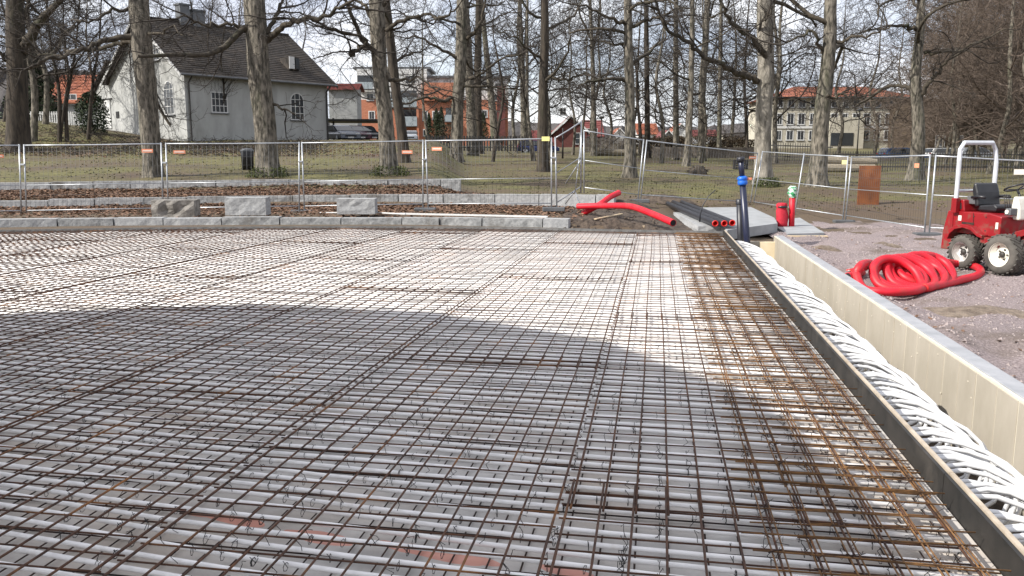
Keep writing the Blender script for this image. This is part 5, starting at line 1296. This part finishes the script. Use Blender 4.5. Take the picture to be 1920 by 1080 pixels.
# ------------------------------------------------------------------ buildings
def frame_of(c, e1):
    """matrix whose x runs along e1, z up, origin c"""
    e1 = Vector((e1[0], e1[1], 0)).normalized(); n = Vector((e1.y, -e1.x, 0))       # n faces the viewer
    return Matrix(((e1.x, -n.x, 0, c[0]), (e1.y, -n.y, 0, c[1]), (0, 0, 1, c[2]), (0, 0, 0, 1)))
def window(par, T, x, z, w, h, arch=False, bars=(1, 2), fm='white', frame=.07, sill=True):
    """a window on the plane y=0 of the frame matrix T (viewer at y<0); T maps to the parent's local space"""
    def outline(w_, h_, y):
        pts = [(-w_ / 2, 0), (w_ / 2, 0)]
        if arch:
            r = w_ / 2; hh = h_ - r; pts += [(r * math.cos(a), hh + r * math.sin(a)) for a in np.linspace(0, PI, 9)]
        else: pts += [(w_ / 2, h_), (-w_ / 2, h_)]
        return [T @ Vector((x + a, y, z + b)) for a, b in pts]
    ext = T.to_3x3() @ Vector((0, 1, 0))
    ow = outline(w, h, -.04); n = len(ow); iw = [T @ (T.inverted() @ p + Vector((0, 0, 0))) for p in ow]
    mb = MB(); ins = outline(w - 2 * frame, h - 2 * frame, -.04); ins = [p + T.to_3x3() @ Vector((0, 0, frame)) for p in ins]
    back = [p + ext * .05 for p in ow]; inb = [p + ext * .05 for p in ins]
    mb.add(ow + ins + back + inb, [(i, (i + 1) % n, n + (i + 1) % n, n + i) for i in range(n)] + [(i, i + 2 * n, (i + 1) % n + 2 * n, (i + 1) % n) for i in range(n)] + [(n + i, n + (i + 1) % n, 3 * n + (i + 1) % n, 3 * n + i) for i in range(n)])
    f = mb.build('window', M[fm], par)
    MB().prism([p + ext * .015 for p in ins], ext * .02).build('pane', M['glass'], f)
    b = MB()
    rot = T.to_3x3()
    for k in range(bars[0]):
        xx = x - w / 2 + w * (k + 1) / (bars[0] + 1); b.box(T @ Vector((xx, -.03, z + h / 2)), (.04, .03, h - .06), m=rot)
    for k in range(bars[1]):
        zz = z + h * (k + 1) / (bars[1] + 1); b.box(T @ Vector((x, -.034, zz)), (w - .06, .03, .04), m=rot)
    if bars[0] + bars[1]: b.build('glazing_bars', M[fm], f)
    if sill: MB().box(T @ Vector((x, -.06, z - .04)), (w + .15, .12, .06), m=rot).build('sill', M['grey_metal'], f)
    return f
# the white house
C0 = Vector((-22.4, 58, 2.85)); e1 = Vector((.672, .741, 0)); e2 = Vector((-.741, .672, 0)); HL, HW, HE, HR = 11.7, 12.0, 4.75, 8.75
h = thing('white_house', 'large white rendered house with steep dark tiled roof and arched windows', 'house', C0)
LX = lambda a, b, z: e1 * a + e2 * b + Vector((0, 0, z))
MB().prism([LX(0, 0, -1), LX(HL, 0, -1), LX(HL, HW, -1), LX(0, HW, -1)], (0, 0, 1 + HE)).build('walls', M['plaster'], h)
for a in (0, HL - .3): MB().prism([LX(a, .0, HE), LX(a, HW, HE), LX(a, HW / 2, HR - .1)], e1 * .3).build('gable', M['plaster'], h)
# roof of stepped tile courses, both slopes
nc = 27
for side in (0, 1):
    rf = None; mb = MB()
    for k in range(nc):
        f0, f1 = k / nc, (k + 1) / nc
        def rp(f, lift, a): 
            b = lerp(-.55, HW / 2, f); z = lerp(HE - .42, HR, f); b = b if side == 0 else HW - b
            return LX(a, b, z + lift)
        A0, A1 = -.55, HL + .55
        mb.add([rp(f0, .02, A0), rp(f0, .02, A1), rp(f1, .02, A1), rp(f1, .02, A0), rp(f0, .10, A0), rp(f0, .10, A1), rp(f1, .055, A1), rp(f1, .055, A0)],
               [(0, 1, 2, 3), (4, 5, 6, 7), (0, 4, 5, 1), (1, 5, 6, 2), (2, 6, 7, 3), (3, 7, 4, 0)])
    rf = mb.build('roof', M['roof_dark'], h)
    tag(rf, kind=None)
MB().box(LX(HL / 2, HW / 2, HR + .08), (HL + 1.1, .3, .16), math.atan2(e1.y, e1.x)).build('ridge_cap', M['roof_dark'], h)
for a in (-.56, HL + .54):
    for sd in (0, 1):
        q0 = LX(a, -.6 if sd == 0 else HW + .6, HE - .62); q1 = LX(a, HW / 2, HR - .12)
        MB().prism([q0, q1, q1 + Vector((0, 0, .24)), q0 + Vector((0, 0, .24))], e1 * .05).build('verge_board', M['fence_dark' if a > 0 else 'white'], h)
MB().tube([LX(-.5, -.62, HE - .42), LX(HL + .5, -.62, HE - .42)], .08, 8).build('gutter', M['grey_metal'], h)
MB().tube([LX(HL - .15, -.62, HE - .5), LX(HL - .15, -.1, HE - .9), LX(HL - .15, -.1, -.6)], .07, 8).build('downpipe', M['fence_dark'], h)
MB().tube([LX(.25, -.62, HE - .5), LX(.25, -.1, HE - .9), LX(.25, -.1, -.6)], .06, 8).build('downpipe', M['fence_dark'], h)
for a, s_, hh in ((3.2, .75, 1.6), (4.3, .95, 1.3)):
    ch_ = MB().box(LX(a, HW / 2, HR + hh / 2 - .3), (s_, .8, hh), math.atan2(e1.y, e1.x)).build('chimney', M['grey_metal'], h); MB().box(LX(a, HW / 2, HR + hh - .3), (s_ + .16, .95, .12), math.atan2(e1.y, e1.x)).build('chimney_cap', M['grey_metal'], ch_)
Ts = frame_of((0, 0, 0), e1); Tg = frame_of(e2 * HW, -e2)
window(h, Ts, 2.5, 1.9, 1.25, 1.45, bars=(3, 2)); window(h, Ts, 8.9, 1.6, 1.2, 2.05, arch=True, bars=(2, 3))
window(h, Tg, HW - 2.35, 1.75, 1.5, 2.35, arch=True, bars=(2, 3)); window(h, Tg, HW - 6.4, 1.6, 1.3, 2.3, arch=True, bars=(2, 3)); window(h, Tg, HW - 3.8, 5.6, .9, 1.3, bars=(1, 2))
window(h, Tg, HW - 2.6, -.35, .7, .4, arch=True, bars=(0, 0), fm='grey_metal', sill=False)
# dormer
dm = MB(); c = LX(9.3, 1.4, HE + 1.15); dm.box(c, (.9, 1.2, .95), math.atan2(e1.y, e1.x)); dr = dm.build('dormer', M['roof_dark'], h)
MB().box(LX(9.05, .72, HE + 1.2), (.45, .06, .9), math.atan2(e1.y, e1.x)).build('dormer_window', M['white'], dr); MB().box(LX(9.55, .73, HE + 1.15), (.35, .05, .8), math.atan2(e1.y, e1.x)).build('dormer_pane', M['glass'], dr)
# lean-to at the left of the gable with its door
MB().prism([LX(.05, HW, -1), LX(.05, HW + 3.0, -1), LX(.05, HW + 3.0, HE - .7), LX(.05, HW, HE + 1.2)], e1 * 4).build('side_wing', M['plaster'], h)
MB().prism([LX(-.25, HW - .1, HE + 1.32), LX(-.25, HW + 3.4, HE - .85), LX(-.25, HW + 3.4, HE - .70), LX(-.25, HW - .1, HE + 1.48)], e1 * 4.5).build('wing_roof', M['roof_dark'], h)
dd = MB().box(LX(.02, HW + .9, 2.15), (.08, 1.15, 2.2), math.atan2(e1.y, e1.x)).build('door', M['white'], h); MB().box(LX(-.04, HW + .9, 3.32), (.10, 2.1, .07), math.atan2(e1.y, e1.x)).build('door_lintel', M['fence_dark'], dd)
MB().box(LX(-.02, HW - 1.0, 2.05), (.06, .5, .5), math.atan2(e1.y, e1.x)).build('wall_hatch', M['dark'], h)

def gable_house(name, label, p0, p1, yb, ye, yr, D, wall_m, roof_m, depth=8, rz=0, wins=(), axis='x', cat='house', trim='white'):
    a, b = PD(p0, yb, D), PD(p1, yb, D); W = (b - a).length; px = 1550 / D; H = (yb - ye) / px; Rr_ = (yb - yr) / px; c = a
    o = thing(name, label, cat, c, rz)
    MB().prism([Vector((0, 0, -1.5)), Vector((W, 0, -1.5)), Vector((W, depth, -1.5)), Vector((0, depth, -1.5))], (0, 0, H + 1.5)).build('walls', M[wall_m], o)
    if axis == 'x':          # ridge along the picture
        for s in (0, 1):
            y0, y1 = (-.5, depth / 2) if s == 0 else (depth + .5, depth / 2)
            mb = MB(); nn = 9
            for k in range(nn):
                f0, f1 = k / nn, (k + 1) / nn; g = lambda f, l: (lerp(y0, y1, f), lerp(H - .15, Rr_, f) + l)
                (ya, za), (yb_, zb) = g(f0, 0), g(f1, 0)
                mb.add([(-.4, ya, za), (W + .4, ya, za), (W + .4, yb_, zb), (-.4, yb_, zb), (-.4, ya, za + .16), (W + .4, ya, za + .16), (W + .4, yb_, zb + .08), (-.4, yb_, zb + .08)], [(0, 1, 2, 3), (4, 5, 6, 7), (0, 4, 5, 1), (1, 5, 6, 2), (2, 6, 7, 3), (3, 7, 4, 0)])
            mb.build('roof', M[roof_m], o)
        for xx in (0, W - .2): MB().prism([Vector((xx, 0, H)), Vector((xx, depth, H)), Vector((xx, depth / 2, Rr_ - .1))], (.2, 0, 0)).build('gable', M[wall_m], o)
    else:
        for s in (0, 1):
            x0, x1 = (-.5, W / 2) if s == 0 else (W + .5, W / 2)
            MB().prism([Vector((x0, -.5, H - .2)), Vector((x1, -.5, Rr_)), Vector((x1, -.5, Rr_ + .18)), Vector((x0, -.5, H - .02))], (0, depth + 1, 0)).build('roof', M[roof_m], o)
            MB().prism([Vector((x0, -.56, H - .3)), Vector((x1, -.56, Rr_ - .12)), Vector((x1, -.56, Rr_ + .2)), Vector((x0, -.56, H + .0))], (0, .05, 0)).build('verge_board', M[trim], o)
        MB().prism([Vector((0, 0, H)), Vector((W, 0, H)), Vector((W / 2, 0, Rr_ - .15))], (0, .3, 0)).build('gable', M[wall_m], o)
    T = Matrix.Identity(4)
    for (fx, z, w, hh) in wins: window(o, T, fx * W, z, w, hh, bars=(1, 1) if w > .8 else (0, 1))
    return o
gable_house('tiled_house', 'low house with orange tiled roof behind the picket fence', 84, 196, 205, 192, 137, 84, 'plaster_grey', 'roof_orange', depth=9, wins=((.45, .4, 1.2, 1.1),))
gable_house('tiled_house', 'small red roofed annex left of the orange tiled house', 66, 98, 208, 180, 165, 92, 'red_wood', 'roof_orange', depth=6)
gable_house('grey_building', 'pale grey rendered building with red roof edge behind the parked cars', 619, 671, 252, 170, 160, 104, 'plaster_grey', 'roof_red', depth=3)
gable_house('red_house', 'red gabled house with white verge boards near the fence corner', 1040, 1100, 284, 250, 219, 118, 'red_wood', 'roof_red', depth=9, axis='y', wins=((.25, 5.0, .9, 1.0), (.78, 1.0, 1.3, 1.6)))
gable_house('yellow_shed', 'yellow walled shed with red roof behind the dark oak', 998, 1040, 285, 266, 245, 122, 'yellow_wood', 'roof_red', depth=7)
gable_house('red_house', 'plain red house wing right of the gabled one', 1098, 1128, 284, 256, 226, 126, 'red_wood', 'roof_red', depth=8, wins=((.4, 1.6, 1.6, 1.8),))
for k, (p0, p1, yb, ye, yr, D, w, r, ax, lab) in enumerate(((1128, 1152, 285, 262, 252, 190, 'plaster_grey', 'roof_dark', 'x', 'small grey house with dark roof right of the red house'), (1150, 1172, 284, 256, 242, 210, 'white', 'roof_orange', 'y', 'distant white gabled house left of the straight grey oak'),
        (1196, 1232, 282, 252, 232, 200, 'white', 'roof_orange', 'x', 'distant white house with orange roof behind the leaning posts'), (1238, 1266, 284, 262, 246, 180, 'plaster_grey', 'roof_red', 'y', 'distant grey house with red roof under the bare trees'),
        (1262, 1290, 280, 248, 234, 220, 'white', 'roof_orange', 'y', 'distant white gable with orange roof between thin trunks'), (1296, 1345, 282, 256, 244, 230, 'white', 'roof_red', 'x', 'long distant white house left of the pale ash'), (1360, 1412, 284, 262, 250, 240, 'cream', 'roof_dark', 'x', 'distant cream house just left of the pale ash'))):
    gable_house('distant_house', lab, p0, p1, yb, ye, yr, D, w, r, depth=9, axis=ax, wins=((.3, 1.0, 1.2, 1.3), (.7, 1.0, 1.2, 1.3)))
# brick flats
D = 138; px = 1550 / D; A = PD(671, 268, D); W = (948 - 671) / px; o = thing('brick_flats', 'four storey orange brick block of flats with pale balconies and white top floor', 'apartment building', A)
zof = lambda y: (268 - y) / px
xof = lambda x: (x - 671) / px
MB().box((W / 2, 6, zof(190) / 2 - 1), (W, 12, zof(190) + 2)).build('brick_walls', M['brick'], o)
MB().box((xof(736), 5.2, (zof(190) + zof(135)) / 2), (xof(800) - xof(672), 10, zof(135) - zof(190))).build('top_floor', M['white'], o)
MB().box((xof(875), 6.2, (zof(190) + zof(150)) / 2), (xof(948) - xof(800), 10, zof(150) - zof(190))).build('top_floor', M['white'], o)
MB().box((xof(736), 5, zof(133)), (xof(806) - xof(664), 9.5, .35)).build('roof_slab', M['grey_metal'], o); MB().box((xof(875), 5.5, zof(148)), (xof(955) - xof(800), 9.5, .35)).build('roof_slab', M['grey_metal'], o)
MB().box((xof(820), -.3, zof(176)), (xof(848) - xof(790), 1.0, zof(158) - zof(190))).build('brick_bay', M['brick'], o)
Ti = Matrix.Identity(4)
for (x, yt, yb, w) in ((696, 178, 192, 14), (698, 210, 226, 12), (739, 178, 192, 9), (796, 176, 190, 12), (815, 176, 190, 20), (796, 210, 228, 10), (818, 210, 226, 18), (862, 176, 190, 14), (888, 176, 190, 14), (886, 208, 224, 14), (905, 208, 222, 12), (796, 243, 256, 9), (734, 240, 256, 8), (696, 243, 256, 12), (926, 180, 192, 10), (928, 210, 222, 10)):
    window(o, Ti, xof(x), zof(yb), w / px, (yb - yt) / px, bars=(1 if w > 10 else 0, 0), frame=.14)
for (x, yt, yb, w) in ((690, 146, 162, 30), (728, 142, 158, 14), (745, 142, 158, 12), (770, 146, 162, 20), (865, 156, 170, 20), (900, 156, 170, 20), (930, 158, 170, 14)):
    window(o, Matrix.Translation((0, .2 if x < 800 else 1.2, 0)), xof(x), zof(yb), w / px, (yb - yt) / px, bars=(1, 0), frame=.14, sill=False)
for (x0, x1, yt, yb, lab) in ((751, 783, 187, 204, 'upper'), (751, 783, 221, 238, 'lower'), (733, 745, 190, 204, 'side'), (833, 856, 218, 230, 'right'), (672, 704, 160, 172, 'top')):
    w = (x1 - x0) / px; b_ = MB().box(((xof(x0) + xof(x1)) / 2, -1.6, (zof(yt) + zof(yb)) / 2), (w, .08, zof(yt) - zof(yb))).build('balcony_front', M['balcony'], o)
    MB().box(((xof(x0) + xof(x1)) / 2, -.8, zof(yb)), (w, 1.6, .2)).build('balcony_floor', M['grey_metal'], b_)
    MB().box(((xof(x0) + xof(x1)) / 2, -.04, zof(yt) + .55), (w * .9, .06, 1.3)).build('balcony_doorway', M['glass'], b_)
for x in (750, 784): MB().box((xof(x), -1.3, zof(225) / 2), (.35, .35, zof(180))).build('balcony_post', M['brick'], o)
MB().box((xof(936), -.5, zof(215)), (xof(945) - xof(930), 1.6, zof(172))).build('stair_tower', M['red_wood'], o)
# cream building on the right
D = 128; px = 1550 / D; A = PD(1449, 279, D); W = (1708 - 1449) / px; o = thing('cream_building', 'wide cream three storey building with red hipped roof behind the bare trees', 'building', A)
zof = lambda y: (279 - y) / px
xof = lambda x: (x - 1449) / px
MB().box((W / 2, 7, zof(187) / 2 - 1), (W, 14, zof(187) + 2)).build('walls', M['cream'], o)
MB().add([(-.8, -.8, zof(187)), (W + .8, -.8, zof(187)), (W + .8, 14.8, zof(187)), (-.8, 14.8, zof(187)), (5, 7, zof(160)), (W - 5, 7, zof(160))], [(0, 1, 5, 4), (1, 2, 5), (2, 3, 4, 5), (3, 0, 4), (3, 2, 1, 0)]).build('roof', M['roof_orange'], o)
for z in (187,): MB().box((W / 2, -.85, zof(z)), (W + 1.7, .12, .22)).build('gutter', M['grey_metal'], o)
for row, (yt, yb) in enumerate(((191, 205), (216, 236), (247, 264))):
    for k in range(13):
        x = 1459 + k * 20
        if x > 1704: break
        window(o, Ti, xof(x), zof(yb), (14 if k % 3 else 11) / px, (yb - yt + 2) / px, bars=(1, 0), frame=.14, fm='white')
MB().box((xof(1578), -.6, zof(235) / 2 + .2), (5.2, 1.2, zof(215))).build('entrance_bay', M['cream'], o)
MB().box((xof(1570), -1.23, zof(262)), (3.4, .06, 1.9)).build('bay_window', M['glass'], o); MB().box((W / 2, -.06, zof(240)), (W, .12, .35)).build('string_course', M['white'], o)
gable_house('brown_building', 'red brown building end right of the forked oak', 1738, 1850, 292, 195, 185, 112, 'hedge_brown', 'roof_dark', depth=12, wins=((.2, 1.2, 1.3, 1.5), (.5, 1.2, 1.3, 1.5)))

# ------------------------------------------------------------------ cars under the carport
def car(label, px, py, D, rz, paint, est=True):
    p = PD(px, py, D); t = thing('parked_car', label, 'car', p, rz, group='cars parked beside the white house')
    L_, W_ = 4.4, 1.75
    prof_ = [(-2.2, .35), (-2.2, .80), (-2.05, .95), (-1.85, 1.38), (-1.5, 1.45), (0, 1.47), (.35, 1.40), (1.05, .98), (1.9, .84), (2.18, .68), (2.2, .35)]
    def ring(sc_, yy): return [Vector((x, yy, .35 + (z - .35) * 1)) for x, z in prof_]
    mb = MB(); n = len(prof_); rows = []
    for yy, tuck in ((-W_ / 2, 0), (-W_ / 2 + .02, 1), (W_ / 2 - .02, 1), (W_ / 2, 0)):
        rows.append([Vector((x * (1 if tuck else .99), yy * (1 if z < .9 else .84), z if tuck else min(z, .93) if z > .9 else z)) for x, z in prof_])
    for i, r in enumerate(rows): mb.v += [tuple(v) for v in r]
    for i in range(3):
        for k in range(n): mb.f.append((i * n + k, i * n + (k + 1) % n, (i + 1) * n + (k + 1) % n, (i + 1) * n + k))
    mb.f.append(tuple(range(n))[::-1]); mb.f.append(tuple(range(3 * n, 4 * n)))
    mb.build('body', paint, t, bevel=.03)
    MB().prism([Vector((.38, -.68, 1.38)), Vector((1.02, -.72, 1.0)), Vector((1.02, .72, 1.0)), Vector((.38, .68, 1.38))], Vector((.5, 0, .866)) * .012).build('windscreen', M['glass'], t)
    MB().prism([Vector((-1.86, -.66, 1.36)), Vector((-2.04, -.7, 1.0)), Vector((-2.04, .7, 1.0)), Vector((-1.86, .66, 1.36))], Vector((-.03, 0, .01))).build('rear_window', M['glass'], t)
    for s in (-1, 1):
        MB().prism([Vector((x, s * .80, z)) for x, z in ((-1.75, .98), (.85, .98), (.28, 1.36), (-1.5, 1.38))], (0, s * .03, 0)).build('side_window', M['glass'], t)
        MB().box((2.1, s * .62, .72), (.12, .36, .13)).build('headlight', M['white'], t, bevel=.02); MB().box((-2.17, s * .66, .85), (.08, .25, .2)).build('tail_light', M['tractor_red'], t)
        for x in (-1.3, 1.35):
            w = MB().lathe([(.0, -.1), (.31, -.1), (.33, 0), (.31, .1), (0, .1)], (x, s * .80, .32), (0, 1, 0), 18).build('tyre', M['vinyl'], t, True); MB().lathe([(.0, 0), (.2, 0), (.21, -.02)], (x, s * .905, .32), (0, s, 0), 14).build('rim', M['galv'], w, True)
    MB().box((2.19, 0, .55), (.05, 1.0, .16)).build('grille', M['vinyl'], t); MB().box((2.21, 0, .42), (.02, .5, .11)).build('number_plate', M['white'], t)
car('grey car nearest the white house wall', 640, 268, 71, -1.0, carpaint('grey car paint', (.10, .11, .13)))
car('dark wine red car in the middle of the three parked cars', 661, 268, 72, -1.0, carpaint('wine car paint', (.06, .015, .03)))
car('black car at the right end of the three parked cars', 683, 268, 73, -1.0, carpaint('black car paint', (.02, .021, .025)))
car('white fronted car parked under the balconies of the flats', 771, 266, 112, -1.5, carpaint('white car paint', (.6, .62, .62)))
car('dark blue car before the yellow shed', 1008, 290, 88, 0.1, carpaint('blue car paint', (.02, .03, .10)))
car('silver car behind the dark railing at the right', 1830, 304, 84, .1, carpaint('silver car paint', (.45, .47, .5)))
car('blue car behind the railing near the forked oak', 1690, 306, 80, .1, carpaint('mid blue car paint', (.05, .10, .22)))
car('white car behind the dark railing left of the roll bar', 1772, 305, 84, .15, carpaint('pale car paint', (.6, .6, .58)))
a = PD(622, 268, 74); o = thing('carport', 'flat dark carport roof above the parked cars', 'carport', a)
for x in (0, 4.2): MB().box((x, 1, 1.1), (.14, .14, 2.2)).build('post', M['fence_dark'], o)
MB().box((2.0, 1.6, 1.75 + .2), (5.6, 5, .16)).build('roof', M['fence_dark'], o)
# picket fences, far board fences and railings
def pickets(name, label, a, b, h, m, sp=.16, w=.09, rails=2, cat='fence', indiv=True):
    o = thing(name, label, cat, a); d = b - a; L_ = d.length; n = int(L_ / sp); rz = math.atan2(d.y, d.x); me = MB().box((0, 0, h / 2), (w, .03, h)).mesh('picket'); me.materials.append(M[m]); mb = MB()
    for k in range(n):
        c = d * (k / n)
        if indiv and n <= 300:
            q = bpy.data.objects.new('picket', me); col.objects.link(q); q.parent = o; q.location = c; q.rotation_euler.z = rz
        else: mb.box(c + Vector((0, 0, h / 2)), (w, .03, h), rz)
    if mb.v: tag(mb.build('pickets', M[m], o), kind='stuff')
    for k in range(rails): MB().prism([Vector((0, 0, h * (.2 + .6 * k))), d + Vector((0, 0, h * (.2 + .6 * k))), d + Vector((0, 0, h * (.2 + .6 * k) + .08)), Vector((0, 0, h * (.2 + .6 * k) + .08))], Vector((-math.sin(rz), math.cos(rz), 0)) * .05).build('rail', M[m], o)
    return o
pickets('picket_fence', 'white picket fence left of the white house', PD(47, 236, 66), PD(112, 236, 66), 1.1, 'white', .17)
pickets('picket_fence', 'short white picket gate beside the dark yew', PD(126, 237, 66), PD(152, 238, 66), 1.15, 'white', .17)
pickets('railing', 'long dark metal railing behind the rusty plate and tractor', hit(1560, 321), hit(2010, 323), 1.25, 'fence_dark', .15, .035)
pickets('board_fence', 'far weathered board fence before the distant roofs', PD(1095, 292, 92), PD(1190, 292, 92), 1.9, 'fence_wood', .2, .17)
pickets('board_fence', 'dark board fence before the brick flats', PD(800, 282, 74), PD(990, 284, 74), 1.3, 'fence_dark', .25, .16)
pickets('railing', 'dark railing before the cream building', PD(1440, 300, 62), PD(1560, 305, 60), 1.3, 'fence_dark', .17, .04)
pickets('board_fence', 'low weathered board fence behind the leaning fence posts', PD(1225, 296, 70), PD(1420, 297, 70), .9, 'fence_wood', .22, .2)
# lamp posts
for px, yb, yt, D, lab in ((1606, 300, 208, 78, 'slim dark street lamp before the cream building'), (1127, 290, 222, 95, 'slim far lamp post right of the red house'), (1055, 292, 240, 60, 'pale thin post behind the tilted fence panel')):
    a, b = PD(px, yb, D), PD(px, yt, D); o = thing('street_lamp', lab, 'lamp post', a); z = (b - a).z
    MB().tube([Vector((0, 0, -.2)), Vector((0, 0, z))], [.07, .045], 8).build('pole', M['fence_dark'], o, True)
    if px != 1055: MB().lathe([(0, .25), (.28, .18), (.30, .0), (.12, -.05), (0, -.05)], (0, 0, z), (0, 0, 1), 12).build('lamp_head', M['grey_metal'], o, True)
# moss cushions on the oak feet
for px, py, w, lab in ((731, 327, .75, 'bright moss cushion at the foot of the oak left of the flats'), (503, 330, .8, 'dark moss round the foot of the stout grey oak'), (1437, 348, .55, 'mossy shoots round the foot of the pale ash')):
    p = hit(px, py + 2); rg = random.Random(px); V = []; Fs = []
    for k in range(900):
        a = rg.uniform(0, 6.28); q = w * (.6 + .5 * rg.random()); z = rg.random() ** 1.5 * .45; c = Vector((math.cos(a) * q * (1 - z * .5), math.sin(a) * q * (1 - z * .5), z * .8)); o_ = len(V)
        e = Vector((rg.gauss(0, 1), rg.gauss(0, 1), rg.gauss(0, 1))).normalized() * .05; f = Vector((rg.gauss(0, 1), rg.gauss(0, 1), rg.gauss(.5, 1))).normalized() * .05
        V += [tuple(c - e), tuple(c + f), tuple(c + e)]; Fs.append((o_, o_ + 1, o_ + 2))
    tag(link('moss_cushion', fast_mesh('moss_cushion', V, np.array(Fs), False), M['moss'], loc=p), lab, 'moss', kind='stuff')
# twigs and sticks on the brown slope by the saplings
ch = []; rg = random.Random(90)
for k in range(1400):
    s = rg.uniform(-.62, -.22); D = rg.uniform(44, 57); x = s * D; z = ground(x, D) + .05; a = rg.uniform(0, 6.28); L_ = rg.uniform(.3, 1.2)
    ch.append(([(x, D, z), (x + math.cos(a) * L_ * .5, D + math.sin(a) * L_ * .5, z + rg.uniform(0, .3)), (x + math.cos(a) * L_, D + math.sin(a) * L_, z + rg.uniform(0, .5))], [.014, .012, .009]))
V, Q, C = tube_arrays(ch, 3); tag(link('brushwood', fast_mesh('brushwood', V, [Q, C]), M['twig']), 'brown brushwood lying on the slope below the white house', 'brushwood', kind='stuff')
print('objects', len(bpy.data.objects), 'tris', sum(sum(len(p.vertices) - 2 for p in m.polygons) if len(m.polygons) < 3000 else len(m.polygons) * 2 for m in bpy.data.meshes), round(time.time() - T0, 1))
